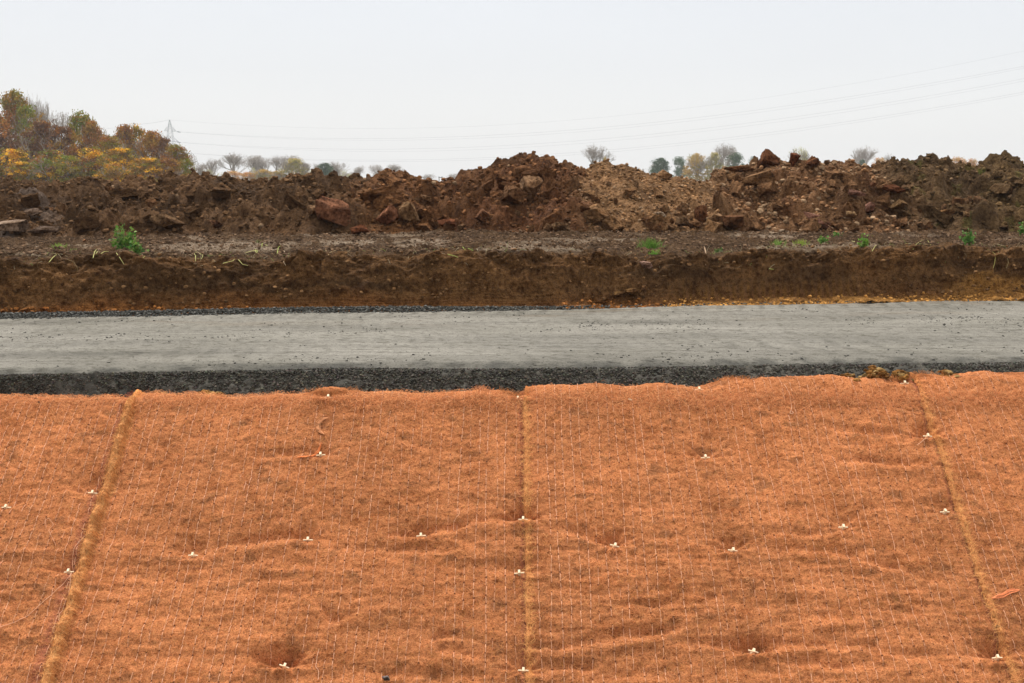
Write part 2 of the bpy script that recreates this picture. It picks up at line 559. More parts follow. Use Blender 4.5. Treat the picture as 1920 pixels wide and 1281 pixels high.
# the face of the cut: loose foot, steep wall, rounded lip
ky = np.array([0.0, 0.16, 0.26, 0.62, 0.86, 1.0])
kyv = np.array([0.0, 0.26, 0.34, 0.54, 0.74, 1.0])
kzv = np.array([0.0, 0.10, 0.20, 0.72, 0.93, 1.0])
ty, tz = np.interp(np.clip(Sg, 0, 1), ky, kyv), np.interp(np.clip(Sg, 0, 1), ky, kzv)
Yb = yf + (yl - yf) * ty
Zb = (ROADZ - 0.03) + (zl - ROADZ + 0.03) * tz
t2 = np.clip(Sg - 1, 0, 1)
Yb = np.where(Sg > 1, yl + (13.6 - yl) * t2, Yb)
Zb = np.where(Sg > 1, ledge_z(X, Yb), Zb)
arc = np.where(Sg <= 1, Sg * 0.62, 0.62 + (Yb - yl))
face = 1 - sstep(0.9, 1.05, Sg)                     # 1 on the cut face
pxg = CX + F * X / (Yb * cosP - Zb * sinP)
# bucket tooth grooves, right of the middle
gro = sstep(1225, 1290, pxg) * (1 - sstep(1590, 1680, pxg)) * sstep(0.17, 0.24, Sg) * (1 - sstep(0.50, 0.66, Sg))
ser = sstep(1060, 1085, pxg) * (1 - sstep(1150, 1175, pxg)) * sstep(0.2, 0.3, Sg) * (1 - sstep(0.6, 0.7, Sg))
scr = sstep(300, 420, pxg) * (1 - sstep(1020, 1080, pxg)) * sstep(0.04, 0.08, Sg) * (1 - sstep(0.28, 0.40, Sg))
smooth_ = np.clip(gro + scr, 0, 1)
rough = face * (1 - 0.85 * smooth_) * np.interp(Sg, [0, 0.12, 0.3, 0.62, 0.85], [0.8, 0.55, 0.5, 0.8, 1.0])
pan = np.clip(0.8 * sstep(0.25, 0.6, fbm(X * 0.55 + 3.1, Yb * 1.1, 3, 61)), 0, 1) * (1 - face) * (1 - sstep(12.2, 12.9, Yb))  # smeared clay pans
for a_, b_, c_, d_ in ((600, 850, 447, 462), (930, 1030, 450, 464), (1350, 1500, 438, 446), (1770, 1900, 410, 430), (330, 560, 452, 468)):
    rr = row_of(Yb, Zb)
    pan = np.maximum(pan, (1 - face) * sstep(a_ - 20, a_ + 30, pxg) * (1 - sstep(b_ - 30, b_ + 20, pxg)) * sstep(c_ - 3, c_ + 3, rr) * (1 - sstep(d_ - 3, d_ + 3, rr)) * sstep(-0.5, 0.1, fbm(X * 3, Yb * 5, 3, 62)))
led = (1 - face) * (1 - 0.8 * pan)
disp = rough * (0.075 * fbm(X * 2.2, arc * 3.2, 4, 51) + 0.35 * lumps(X, arc, 0.14, 60, 0.4) * sstep(0.3, 0.7, Sg) + 0.55 * lumps(X, arc, 0.11, 52, 0.6) + 0.55 * lumps(X, arc, 0.05, 53) + 0.4 * lumps(X, arc, 0.022, 54) - 0.02)
disp = disp + led * (0.02 * fbm(X * 1.7, arc * 2.0, 4, 55) + 0.45 * lumps(X, arc, 0.12, 56, 0.35) + 0.55 * lumps(X, arc, 0.06, 57, 0.7) + 0.5 * lumps(X, arc, 0.028, 58) - 0.03)
disp = disp + 0.006 * pan * fbm(X * 5, arc * 9, 3, 59)
bend = 0.012 * np.sin(arc * 5)
disp = disp + gro * (0.007 * np.sin((X + bend + 0.012 * vn(X * 2, arc, 63)) * 2 * math.pi / 0.062) - 0.02) + scr * 0.004 * np.sin((arc + 0.03 * vn(X * 0.8, arc * 0, 64)) * 2 * math.pi / 0.024)
disp = disp + ser * (-0.05 * np.clip(vn(X * 22, arc * 2.5, 65) - 0.15, 0, 1))
berm = sstep(1240, 1330, pxg) * (1 - sstep(0.14, 0.24, Sg + 0.05 * vn(X * 1.5, X * 0, 66)))
disp = disp + berm * 0.03
ny_, nz_ = -0.80 * face, 0.6 * face + (1 - face)
Yd, Zd = Yb + disp * ny_, Zb + disp * nz_
tone = fbm(X * 1.1, arc * 2.2, 5, 67)
h01 = np.clip(Sg, 0, 1)
dark, mid_, org = np.array([0.125, 0.068, 0.030]), np.array([0.235, 0.120, 0.046]), np.array([0.40, 0.165, 0.048])
ochre = np.array([0.46, 0.235, 0.065])
band = fbm(X * 0.5, arc * 16 + 0.6 * vn(X * 0.7, arc, 69), 3, 68)
cb = dark + (mid_ - dark) * np.clip(0.5 + 0.7 * tone + 0.35 * band, 0, 1)[..., None]
of_ = (1 - sstep(0.12, 0.42, h01 + 0.12 * tone)) * face * np.interp(pxg, [0, 200, 900, 1300], [0.9, 0.8, 0.55, 0.35])
cb = cb + (org - cb) * np.clip(of_, 0, 1)[..., None]
oc = np.clip(berm * face, 0, 1) * np.clip(0.8 + 0.5 * tone, 0, 1)
oc = np.maximum(oc, sstep(1740, 1830, pxg) * face * (1 - sstep(0.25, 0.45, h01 + 0.25 * tone)) * 0.8)
cb = cb + (ochre - cb) * oc[..., None]
gs = np.clip(gro * sstep(0.0, 0.5, np.sin((X + bend) * 2 * math.pi / 0.062 + 1.0)), 0, 1) * (1 - sstep(0.3, 0.55, h01)) * 0.6
cb = cb + (np.array([0.20, 0.10, 0.025]) - cb) * gs[..., None]
top_c = np.array([0.125, 0.074, 0.038]) * (1 + 0.35 * np.clip(tone, -1, 1))[..., None]
cb = cb + (top_c - cb) * (1 - face)[..., None]
cb = cb + (np.array([0.36, 0.28, 0.20]) - cb) * (0.85 * pan)[..., None]
V = np.stack([X, Yd, Zd], -1)
k = 98
tag(mesh("earth_bank", V[:, :k].reshape(-1, 3), grid_faces(len(xs), k), M_SOIL, col=cb[:, :k].reshape(-1, 3)),
    "cut face of brown earth along the far side of the track", kind="structure")
tag(mesh("ground_ledge", V[:, k - 1:].reshape(-1, 3), grid_faces(len(xs), len(S) - k + 1), M_SOIL, col=cb[:, k - 1:].reshape(-1, 3)),
    "trampled earth ledge between the bank and the heaps", kind="structure")

# ------------------------------------------------------------------ heaps of dug earth
crest = [(-500, 342), (-200, 350), (0, 347), (57, 345), (85, 355), (112, 351), (132, 337), (207, 339), (220, 345), (232, 337), (275, 335), (300, 346), (322, 332), (345, 341),
         (367, 330), (390, 336), (430, 332), (467, 347), (480, 350), (512, 341), (530, 347), (545, 330), (597, 326), (612, 335), (675, 335), (687, 344), (705, 328), (720, 316),
         (745, 320), (775, 330), (792, 342), (815, 347), (835, 345), (855, 337), (880, 327), (900, 322), (930, 307), (960, 302), (985, 299), (1027, 295), (1042, 300), (1052, 310),
         (1085, 315), (1100, 315), (1115, 304), (1140, 302), (1150, 307), (1167, 303), (1185, 312), (1222, 327), (1255, 330), (1290, 337), (1327, 340), (1345, 330), (1362, 318),
         (1410, 313), (1430, 302), (1445, 297), (1472, 302), (1497, 305), (1515, 307), (1537, 312), (1577, 306), (1602, 311), (1630, 319), (1637, 312), (1662, 300), (1675, 304),
         (1695, 299), (1707, 305), (1730, 297), (1765, 306), (1770, 311), (1797, 317), (1815, 327), (1840, 305), (1862, 289), (1880, 295), (1915, 317), (1990, 330), (2100, 312), (2250, 330), (2500, 320)]
cpx, cpy = np.array([c[0] for c in crest], float), np.array([c[1] for c in crest], float)
YC = 14.9
HB = [-900, 690, 812, 1090, 1338, 1633, 1792, 2600]
HN = ["dark brown heap of dug topsoil stretching along the left", "small pointed heap of reddish brown clods beside the long dark heap",
      "broad dark reddish heap with a big pale slab, in the middle", "lighter crumbly heap of sandy brown earth with a fine-grained slope",
      "stony reddish heap strewn with pale pebbles and square blocks on its crest", "dark heap of rooty topsoil with green tufts on it",
      "steep dark heap with a pointed top at the right edge"]
HC = np.array([[0.096, 0.053, 0.025], [0.140, 0.066, 0.027], [0.120, 0.056, 0.024], [0.200, 0.112, 0.052], [0.165, 0.088, 0.042], [0.095, 0.058, 0.028], [0.110, 0.068, 0.030]])
HR = np.array([1.0, 0.8, 1.0, 0.42, 0.9, 1.15, 0.9])


def heap_id(x, y):
    px = CX + F * (x + 0.25 * vn(x * 1.5, y * 1.5, 91) + 0.12 * vn(x * 6, y * 6, 92)) / (y * 0.35 + YC * 0.65)
    return px, np.clip(np.searchsorted(HB, px) - 1, 0, 6)


def crest_y(x):
    return YC + 0.35 * vn(x * 0.45, x * 0, 93)


def foot_y(x):
    return 12.75 + 0.30 * vn(x * 0.7, x * 0, 94) + 0.15 * vn(x * 2.1, x * 0, 95)


def mound(x, y, fine=True):
    x, y = np.asarray(x, float), np.asarray(y, float)
    yc, yft = crest_y(x), foot_y(x)
    wx = 0.28 * vn(x * 0.9, y * 0.9, 96) + 0.10 * vn(x * 3, y * 3, 97)
    t = (y - yft) / (yc - yft)
    near = np.clip(1 - np.abs(t - 1) * 1.6, 0, 1)
    px = CX + F * (x + wx * (1 - near)) / (yc * cosP)
    blur = np.interp(px, cpx, cpy)
    blur2 = (np.interp(px - 70, cpx, cpy) + np.interp(px + 70, cpx, cpy) + np.interp(px - 35, cpx, cpy) + np.interp(px + 35, cpx, cpy)) / 4
    rr = blur * near + blur2 * (1 - near)
    zc = zrow(rr + 5, yc)
    base = np.interp(x, [-9, -6, -4, 0, 5, 9], [-0.60, -0.60, -0.56, -0.52, -0.53, -0.50]) - 0.03
    sh = np.where(t < 1, np.clip(t, 0, 1) ** 0.85 + 0.16 * np.sin(np.clip(t, 0, 1) * math.pi) * vn(x * 1.1 + 5, y * 1.1, 98), np.clip(1 - (y - yc) / 2.0, 0, 1) ** 1.1)
    z = base + (zc - base) * sh
    z = z + 0.07 * fbm(x * 1.4, y * 1.4, 3, 99) * np.clip(t * 2, 0, 1) * (1 - near * 0.75)
    if fine:
        _, hid = heap_id(x, y)
        R = HR[hid]
        m = np.clip((t + 0.12) * 4, 0, 1) * np.where(t > 1.25, 0.4, 1)
        mc = m * (1 - 0.55 * near)
        z = z + mc * np.clip(1 - near, 0, 1) * R * 0.50 * lumps(x + 1, y * 1.2, 0.62, 106, 0.55)
        z = z + mc * R * 0.75 * lumps(x, y, 0.30, 101, 0.6)
        z = z + m * R * 0.60 * lumps(x + 3, y, 0.15, 102, 0.75)
        z = z + m * (0.3 + 0.7 * R) * 0.40 * lumps(x, y, 0.07, 103) + m * 0.3 * lumps(x, y, 0.035, 104)
    return z - 0.05 * (1 - np.clip((t + 0.15) * 5, 0, 1))


xs = np.linspace(-9.6, 9.8, 1480)
ys = np.concatenate([np.linspace(12.3, 15.4, 330), np.linspace(15.45, 17.6, 50)])
X = np.repeat(xs[:, None], len(ys), 1)
Yy = np.repeat(ys[None, :], len(xs), 0)
Z = mound(X, Yy)
px, hid = heap_id(X, Yy)
px = px + 0 * X
bb = np.array(HB[1:-1], float)
bk = np.sort(np.concatenate([bb - 42, bb + 42]))
HCI = np.stack([np.interp(px, bk, np.repeat(HC[:, k_], 2)[1:-1]) for k_ in range(3)], -1)
cm = 1.45 * HCI * (1 + 0.45 * np.clip(fbm(X * 1.3, Yy * 2.2, 4, 111), -0.9, 1.2))[..., None]
red = np.clip(fbm(X * 0.9 + 7, Yy * 1.5, 4, 112) * 1.2, 0, 0.8)[..., None] * (np.isin(hid, (1, 2, 4)))[..., None]
cm = cm + (np.array([0.16, 0.060, 0.026]) - cm) * red * 0.6
grn = (sstep(0.35, 0.7, fbm(X * 4, Yy * 4, 3, 113)) * np.isin(hid, (5, 6)))[..., None]
cm = cm + (np.array([0.11, 0.11, 0.02]) - cm) * grn * 0.5
clay = (sstep(0.0, 0.35, fbm(X * 1.2 + 2, Yy * 3, 3, 114)) * (1 - sstep(-5.7, -5.0, X)) * (1 - sstep(13.5, 14.2, Yy)))[..., None]
cm = cm + (np.array([0.21, 0.155, 0.12]) - cm) * clay * 0.9
V = np.stack([X, Yy, Z], -1).reshape(-1, 3)
cm = cm.reshape(-1, 3)
FA = grid_faces(*X.shape)
fid = hid.reshape(-1)[FA[:, 0]]
for k in range(7):
    ff = FA[fid == k]
    if not len(ff):
        continue
    used, inv = np.unique(ff, return_inverse=True)
    o = mesh("earth_heap", V[used], inv.reshape(ff.shape), M_SOIL, col=cm[used])
    tag(o, HN[k], "earth heap", "row of dug earth heaps behind the track")


def hit_mound(px, py, fine=False):
    d = ray(px, py)
    Ys = np.linspace(12.3, 15.3, 600)
    P = d[None] * (Ys / d[1])[:, None]
    z = mound(P[:, 0], P[:, 1], fine)
    led_ = ledge_z(P[:, 0], P[:, 1]) * (P[:, 1] < 13.4) - 99 * (P[:, 1] >= 13.4)
    b = np.where(P[:, 2] <= np.maximum(z, led_) + 0.03)[0]
    return P[b[0]] if len(b) else P[np.argmax(z - P[:, 2])]


def hit_ledge(px, py):
    d = ray(px, py)
    Ys = np.linspace(8.2, 13.2, 900)
    P = d[None] * (Ys / d[1])[:, None]
    x = P[:, 0]
    yl, zl = lip(x)
    yf = YF(x) + 0.1
    tt = np.clip((P[:, 1] - yf) / (yl - yf), 0, 1)
    zf = ROADZ - 0.03 + (zl - ROADZ + 0.03) * np.interp(tt, kyv, kzv)
    z = np.where(P[:, 1] > yl, ledge_z(x, P[:, 1]), zf)
    b = np.where(P[:, 2] <= z)[0]
    return P[b[0]] if len(b) else P[-1]


# named chunks: px, py (centre), width px, height px, colour, flatness/tilt, label
BROWN, REDB, TAN, PALE = (0.13, 0.07, 0.035), (0.17, 0.062, 0.03), (0.26, 0.155, 0.085), (0.36, 0.28, 0.20)
PUR = (0.22, 0.105, 0.075)
CH = [(20, 422, 66, 30, (0.26, 0.19, 0.14), 0.6, -0.15, "long smooth grey brown clay slab at the left edge of the picture"),
      (88, 430, 62, 18, (0.25, 0.18, 0.135), 0.35, -0.1, "flat grey brown clay slab low on the long dark heap"),
      (58, 400, 44, 20, (0.25, 0.18, 0.135), 0.35, -0.3, "cracked clay slab above the long smooth one on the left"),
      (992, 352, 48, 62, TAN, 0.45, -0.5, "large tan slab leaning on the front of the broad middle heap"),
      (965, 368, 44, 40, (0.17, 0.09, 0.045), 0.6, 0.2, "brown block under the large tan slab"),
      (628, 398, 66, 52, (0.19, 0.082, 0.045), 0.6, 0.5, "wide smooth reddish brown block low on the long dark heap"),
      (728, 405, 40, 38, (0.21, 0.09, 0.05), 0.4, -0.8, "wedge-shaped red slab tilted above a dark gap"),
      (768, 395, 44, 40, (0.20, 0.12, 0.06), 0.5, 0.7, "tan-topped block right of the wedge-shaped red slab"),
      (590, 394, 22, 20, TAN, 0.7, 0.3, "light brown chunk left of the wide smooth block"),
      (676, 432, 30, 22, REDB, 0.7, 0.0, "rounded red brown clod at the foot left of the pale clay pan"),
      (703, 360, 14, 22, (0.22, 0.12, 0.08), 0.6, 0.9, "small upright pinkish stone on the small pointed heap"),
      (1437, 300, 40, 30, (0.13, 0.05, 0.022), 0.9, 0.6, "large dark pointed block on the crest of the stony heap"),
      (1487, 298, 22, 26, (0.14, 0.045, 0.02), 0.95, 0.25, "squarish red block on the crest, left of its pair"),
      (1522, 304, 24, 22, (0.12, 0.045, 0.02), 0.9, -0.2, "dark squarish block on the crest, right of its pair"),
      (1246, 329, 30, 20, (0.25, 0.14, 0.07), 0.6, 0.6, "hollow tan block in the dip of the crumbly heap"),
      (1376, 334, 26, 18, (0.20, 0.11, 0.05), 0.6, 0.0, "flat round brown stone below the dark ledge of the stony heap"),
      (1420, 334, 56, 26, (0.19, 0.105, 0.05), 0.5, -0.4, "overhanging brown slab above a black hollow"),
      (1386, 318, 50, 16, (0.11, 0.045, 0.02), 0.4, 0.0, "long dark red slab lying along the crest of the stony heap"),
      (1235, 402, 24, 12, PALE, 0.6, 0.3, "pale stone on the lower slope of the crumbly heap"),
      (1222, 412, 34, 14, (0.10, 0.045, 0.02), 0.5, 0.2, "dark curved clod just below the pale stone"),
      (1315, 402, 24, 34, (0.13, 0.052, 0.024), 0.8, 0.2, "tall dark red clod standing at the foot of the crumbly heap"),
      (1302, 420, 34, 18, (0.17, 0.09, 0.045), 0.6, 0.3, "brown clod in front of the tall dark red clod"),
      (1340, 408, 24, 18, TAN, 0.7, 0.1, "rounded light brown clod right of the tall dark red clod"),
      (1375, 416, 40, 32, (0.115, 0.05, 0.024), 0.8, 0.2, "big dark red cube-like clod at the foot of the stony heap"),
      (1280, 415, 26, 20, (0.2, 0.125, 0.07), 0.7, 0.4, "light brown chunk left of the brown clod at the crumbly heap's foot"),
      (1525, 408, 56, 22, PUR, 0.35, 0.45, "long purplish slab sliding down the stony heap"),
      (1540, 420, 40, 16, PUR, 0.35, 0.55, "second purplish slab just under the long one"),
      (1628, 390, 32, 26, (0.24, 0.12, 0.09), 0.3, -0.5, "smooth pinkish slab with a pointed lower end"),
      (1603, 363, 32, 14, (0.23, 0.12, 0.09), 0.35, 0.3, "small pinkish slab above the pointed pinkish slab"),
      (1593, 402, 20, 14, (0.35, 0.22, 0.11), 0.7, 0.2, "yellowish stone left of the pointed pinkish slab"),
      (1685, 385, 36, 22, (0.22, 0.13, 0.06), 0.7, 0.1, "crumbling tan clod of layered soil"),
      (1676, 355, 44, 18, REDB, 0.5, 0.3, "dark red ledge of soil above the crumbling tan clod"),
      (1635, 346, 14, 10, (0.2, 0.09, 0.05), 0.7, 0.1, "small round reddish stone above the pointed pinkish slab"),
      (1768, 400, 34, 18, (0.16, 0.08, 0.03), 0.6, 0.1, "orange brown clod at the foot of the dark rooty heap"),
      (1810, 402, 16, 12, (0.30, 0.18, 0.09), 0.5, 0.6, "tan flat stone right of the orange brown clod"),
      (1693, 417, 20, 10, PALE, 0.6, 0.1, "pale yellowish stone at the foot of the stony heap"),
      (1468, 433, 20, 9, PALE, 0.6, 0.0, "pale stone lying on the ledge by the clay pan"),
      (1050, 425, 34, 24, (0.19, 0.115, 0.06), 0.8, 0.2, "rounded brown clod at the foot between two heaps"),
      (318, 415, 60, 30, (0.12, 0.07, 0.035), 0.6, 0.2, "large rounded dark clod low on the long dark heap"),
      (1450, 438, 18, 9, PALE, 0.6, 0.2, "small pale stone left of the tufts of grass"),
      (408, 420, 22, 16, (0.18, 0.085, 0.045), 0.7, 0.3, "reddish brown chunk right of the large rounded dark clod"),
      (840, 418, 34, 20, REDB, 0.6, 0.4, "red brown clod right of the pale clay pan"),
      (905, 405, 26, 30, (0.16, 0.075, 0.04), 0.5, 0.6, "upright brown chunk at the left foot of the broad heap"),
      (800, 372, 20, 12, TAN, 0.5, 0.5, "small tan slab on the right flank of the small pointed heap")]
PROTO = [chunk(200 + i, ICO4, 5 + i % 4, 0.10) for i in range(10)]


def proto_mesh(k, colr, slabby=1.0):
    pv, pf = PROTO[k % len(PROTO)]
    n1 = fbm(pv[:, 0] * 5, pv[:, 1] * 5 + pv[:, 2] * 4, 2, k)
    c = np.array(colr)[None] * 1.4 * (1 + 0.5 * n1)[:, None]
    return pv, pf, np.clip(c, 0.01, 0.8)


for k, (px_, py_, w_, h_, c_, fl, tilt, lab) in enumerate(CH):
    p = hit_mound(px_, py_ + h_ * 0.3, True)
    pv, pf, cc = proto_mesh(k, c_)
    s = p[1] / F
    w_, h_ = w_ * 1.2, h_ * 1.2
    Rm = rotm(0.5 + 0.4 * math.sin(k * 2.1), tilt, k * 1.3)
    q = pv @ rotm(k * 0.7, k * 1.9, k * 0.4).T
    q = q / (np.abs(q).max(0) * 2)
    q = q * np.array([w_ * s, min(w_, h_) * s * 0.9 * (0.6 + fl * 0.5), h_ * s * (0.55 + 0.45 * fl)])
    q = q @ rotm(0, tilt * (1 - fl) * 1.2, 0).T
    if "pointed block" in lab:                            # narrows to a tip leaning right
        f_ = np.clip(q[:, 2] / (h_ * s) + 0.5, 0, 1.2)
        q[:, 0] = q[:, 0] * (1.5 - 1.25 * f_) + f_ * 0.1 * w_ * s
        q[:, 1] *= 1.3 - 0.9 * f_
        q[:, 2] *= 1.5
    o = mesh("earth_clod", q, pf, M_CLOD, col=cc * 0.75 + HC[int(heap_id(p[0], p[1])[1])] * 0.25, smooth=True)
    o.location = p + np.array([0, -0.03, h_ * s * 0.24])
    stone = "stone" in lab
    if stone:
        o.name = "stone"
    tag(o, lab, "stone" if stone else "clod", "stones on the heaps" if stone else "big clods on the heaps")

# middle-sized clods, one object each, copies of six shapes
base_cl = []
for k in range(6):
    pv, pf, cc = proto_mesh(k, (0.20, 0.10, 0.045) if k % 2 else (0.27, 0.155, 0.08))
    o = mesh("clod", pv, pf, M_CLOD, col=cc, smooth=True)
    base_cl.append(o)
r2 = random.Random(5)
cnt = 0
while cnt < 280:
    px_ = r2.uniform(-10, 1930)
    top = float(np.interp(px_, cpx, cpy))
    py_ = r2.uniform(top + 20, 436)
    if 1090 < px_ < 1400 and r2.random() < 0.75 and py_ < 400:
        continue
    p = hit_mound(px_, py_)
    o = base_cl[cnt % 6]
    if cnt >= 6:
        o = o.copy()
        COL.objects.link(o)
    s = 0.055 + 0.12 * r2.random() ** 2.0
    o.location = (p[0], p[1], p[2] + s * 0.12)
    o.rotation_euler = (r2.uniform(0, 6), r2.uniform(0, 6), r2.uniform(0, 6))
    o.scale = (s * r2.uniform(0.9, 1.6), s * r2.uniform(0.7, 1.2), s * r2.uniform(0.55, 1.0))
    tag(o, "fist-sized brown clod lying loose among the others on the earth heaps", "clod", "loose clods on the earth heaps")
    cnt += 1

# larger angular clods half sunk in the heaps
big = []
for k in range(8):
    pv, pf, cc = proto_mesh(k + 1, HC[(0, 1, 2, 3, 4, 4, 5, 2)[k]] * 1.35)
    big.append((mesh("clod", pv, pf, M_CLOD, col=cc, smooth=False), []))
for cnt in range(96):
    px_ = r2.uniform(0, 1920)
    if px_ < 690 and cnt % 3:
        px_ = r2.uniform(690, 1920)
    top = float(np.interp(px_, cpx, cpy))
    py_ = r2.uniform(top + 22, 434)
    if 1100 < px_ < 1400 and py_ < 400 and r2.random() < 0.8:
        continue
    p = hit_mound(px_, py_, True)
    hid_ = int(heap_id(p[0], p[1])[1])
    k = {0: 0, 1: 1, 2: (2, 7)[cnt % 2], 3: 3, 4: (4, 5)[cnt % 2], 5: 6, 6: 6}[hid_]
    o, used_ = big[k]
    if used_:
        o = o.copy()
        COL.objects.link(o)
    used_.append(1)
    s = 0.15 + 0.20 * r2.random() ** 1.6
    o.location = (p[0], p[1] + 0.02, p[2] + s * 0.06)
    o.rotation_euler = (r2.uniform(-0.5, 0.9), r2.uniform(-0.6, 0.6), r2.uniform(0, 6))
    o.scale = (s * r2.uniform(0.9, 1.5), s * r2.uniform(0.7, 1.1), s * r2.uniform(0.45, 0.85))
    tag(o, "head-sized angular clod half sunk in the earth heaps", "clod", "half sunk angular clods in the heaps")
for o, used_ in big:
    if not used_:
        bpy.data.objects.remove(o)

# crumbs over the heaps, the ledge and the bank
n = 26000
pxr = rng.uniform(-60, 1980, n)
topr = np.interp(pxr, cpx, cpy)
x0 = (pxr - CX) / F
yy = rng.uniform(12.5, 15.2, n)
x = x0 * yy
z = mound(x, yy)
_, hid = heap_id(x, yy)
sz = 0.014 + 0.065 * rng.random(n) ** 3.4
kp = rng.random(n) < np.array([0.40, 0.6, 0.6, 1.0, 0.95, 0.35, 0.35])[hid]
x, yy, z, sz, hid = x[kp], yy[kp], z[kp], sz[kp] * np.where(hid[kp] == 3, 0.7, 1.0), hid[kp]
n = len(x)
pale = (rng.random(n) < np.array([0.02, 0.04, 0.03, 0.20, 0.30, 0.02, 0.02])[hid])[:, None]
cc = 1.25 * HC[hid] * (0.5 + 1.2 * rng.random(n) ** 1.5)[:, None]
cc = np.where(pale, np.array([0.33, 0.22, 0.13]) * (0.6 + 0.7 * rng.random(n))[:, None], cc)
scatter("soil_crumbs", np.stack([x, yy, z + sz * 0.2], 1), sz, M_CRUMB, cc, SR, 5, label="crumbs and pebbles strewn over the heaps")
n = 15000
yy = 8.9 + 4.0 * rng.random(n) ** 1.3
x = rng.uniform(-0.5, 0.52, n) * yy
yl_, zl_ = lip(x)
ok = yy > yl_ + 0.02
x, yy = x[ok], yy[ok]
n = len(x)
sz = 0.008 + 0.035 * rng.random(n) ** 4
dns = fbm(x * 1.5, yy * 1.5, 3, 121)
sz *= np.where(dns > -0.1, 1, 0.5)
cc = np.array([0.15, 0.095, 0.058]) * (0.5 + 1.2 * rng.random(n) ** 1.5)[:, None]
scatter("ledge_crumbs", np.stack([x, yy, ledge_z(x, yy) + 0.016], 1), sz, M_CRUMB, cc, SR, 6, flat=0.7, label="crumbs of soil scattered over the ledge")
n = 8000
x = rng.uniform(-4.6, 5.4, n)
yl_, zl_ = lip(x)
yf_ = YF(x) + 0.1
sv = rng.random(n) ** 4.5
tyy, tzz = np.interp(sv, ky, kyv), np.interp(sv, ky, kzv)
pxx_ = CX + F * x / 9.2
gr_ = (pxx_ > 1250) & (pxx_ < 1620) & (sv > 0.2) & (sv < 0.62)
sc_m = (pxx_ > 500) & (pxx_ < 1050) & (sv > 0.04) & (sv < 0.25)
ok = ~(gr_ | sc_m)
y = yf_ + (yl_ - yf_) * tyy - 0.03
z = ROADZ - 0.03 + (zl_ - ROADZ + 0.03) * tzz + 0.03
cc = np.where((sv < 0.2)[:, None], np.where((pxx_ > 1240)[:, None], ochre * 0.9, org * 0.7), dark * 1.2) * (0.55 + 1.0 * rng.random(n))[:, None]
sz = 0.006 + 0.034 * rng.random(n) ** 5
scatter("bank_crumbs", np.stack([x, y, z], 1)[ok], sz[ok], M_CRUMB, cc[ok], SR, 8, label="loose soil lying on and below the cut bank")

# stones on the bank and the foot of it
BK = [(1210, 497, 26, 15, (0.24, 0.15, 0.115), "flat pinkish grey stone stuck in the middle of the cut bank", "stone"),
      (1207, 541, 12, 12, (0.24, 0.13, 0.06), "small round tan stone low in the cut bank", "stone"),
      (88, 583, 26, 15, (0.30, 0.115, 0.03), "largest orange clod at the left foot of the bank", "clod"),
      (52, 583, 20, 12, (0.27, 0.12, 0.04), "orange clod left of the largest one at the bank's foot", "clod"),
      (10, 585, 16, 10, (0.28, 0.12, 0.04), "orange clod at the bank's foot by the left edge", "clod"),
      (120, 586, 12, 8, (0.24, 0.10, 0.03), "small orange clod right of the largest one", "clod"),
      (1185, 547, 34, 16, (0.15, 0.08, 0.03), "slumped brown lump below the small round tan stone", "clod"),
      (1160, 552, 30, 12, (0.13, 0.07, 0.025), "low brown lump left of the slumped one", "clod"),
      (172, 441, 16, 12, (0.20, 0.14, 0.09), "grey brown stone on the ledge left of the leafy weed", "stone"),
      (162, 452, 9, 8, (0.35, 0.18, 0.09), "small orange tan pebble on the ledge", "pebble")]
for k, (px_, py_, w_, h_, c_, lab, cat) in enumerate(BK):
    p = hit_ledge(px_, py_ + 3)
    pv, pf, cc = proto_mesh(k + 3, c_)
    s = p[1] / F
    q = pv @ rotm(k, k * 1.7, k * 0.3).T
    q = q / (np.abs(q).max(0) * 2) * np.array([w_ * s, w_ * s * 0.8, h_ * s])
    o = mesh({"stone": "stone", "clod": "earth_clod", "pebble": "pebble"}[cat], q, pf, M_CLOD, col=cc, smooth=False)
    o.location = p + np.array([0, -0.035, 0.02])
    tag(o, lab, cat)

# ------------------------------------------------------------------ coir matting on the near slope
TH = math.radians(39.15)
dY, dZ = math.cos(TH), math.sin(TH)
P0 = np.array([5.617, -1.064])
u_ = np.linspace(-2.6, 0.8, 3401)
ang = np.where(u_ < -0.13, TH, np.where(u_ > 0.10, math.radians(-34), TH + (math.radians(-34) - TH) * sstep(-0.13, 0.10, u_)))
du = u_[1] - u_[0]
pY, pZ = np.cumsum(np.cos(ang)) * du, np.cumsum(np.sin(ang)) * du
i0 = np.argmin(np.abs(u_ + 0.13))
pY, pZ = pY - pY[i0] - 0.13 * dY + P0[0], pZ - pZ[i0] - 0.13 * dZ + P0[1]
cs_tab = np.linspace(-0.3, 0.5, 81)
rows_tab = np.array([np.min(row_of((pY + c * dY)[u_ > -0.5], (pZ + c * dZ)[u_ > -0.5])) for c in cs_tab])
mc_px = np.array([-600, 0, 60, 130, 240, 265, 350, 430, 480, 560, 580, 597, 620, 640, 655, 700, 755, 800, 855, 880, 902, 925, 955, 972, 985, 1035, 1120, 1192, 1235, 1310, 1345, 1360, 1385, 1410, 1440, 1515, 1615, 1672, 1715, 1790, 1865, 1920, 2500])
mc_py = np.array([746, 743, 743, 742, 744, 737, 739, 741, 740, 737, 735, 727, 723, 727, 731, 731, 733, 735, 731, 729, 725, 730, 730, 734, 724, 721, 718, 725, 720, 720, 713, 706, 706, 708, 706, 706, 708, 702, 697, 700, 692, 696, 690])
order = np.argsort(rows_tab)


def mat_c(x):
    px = CX + F * x / 5.80
    return np.interp(np.interp(px, mc_px, mc_py) + 2, rows_tab[order], cs_tab[order])


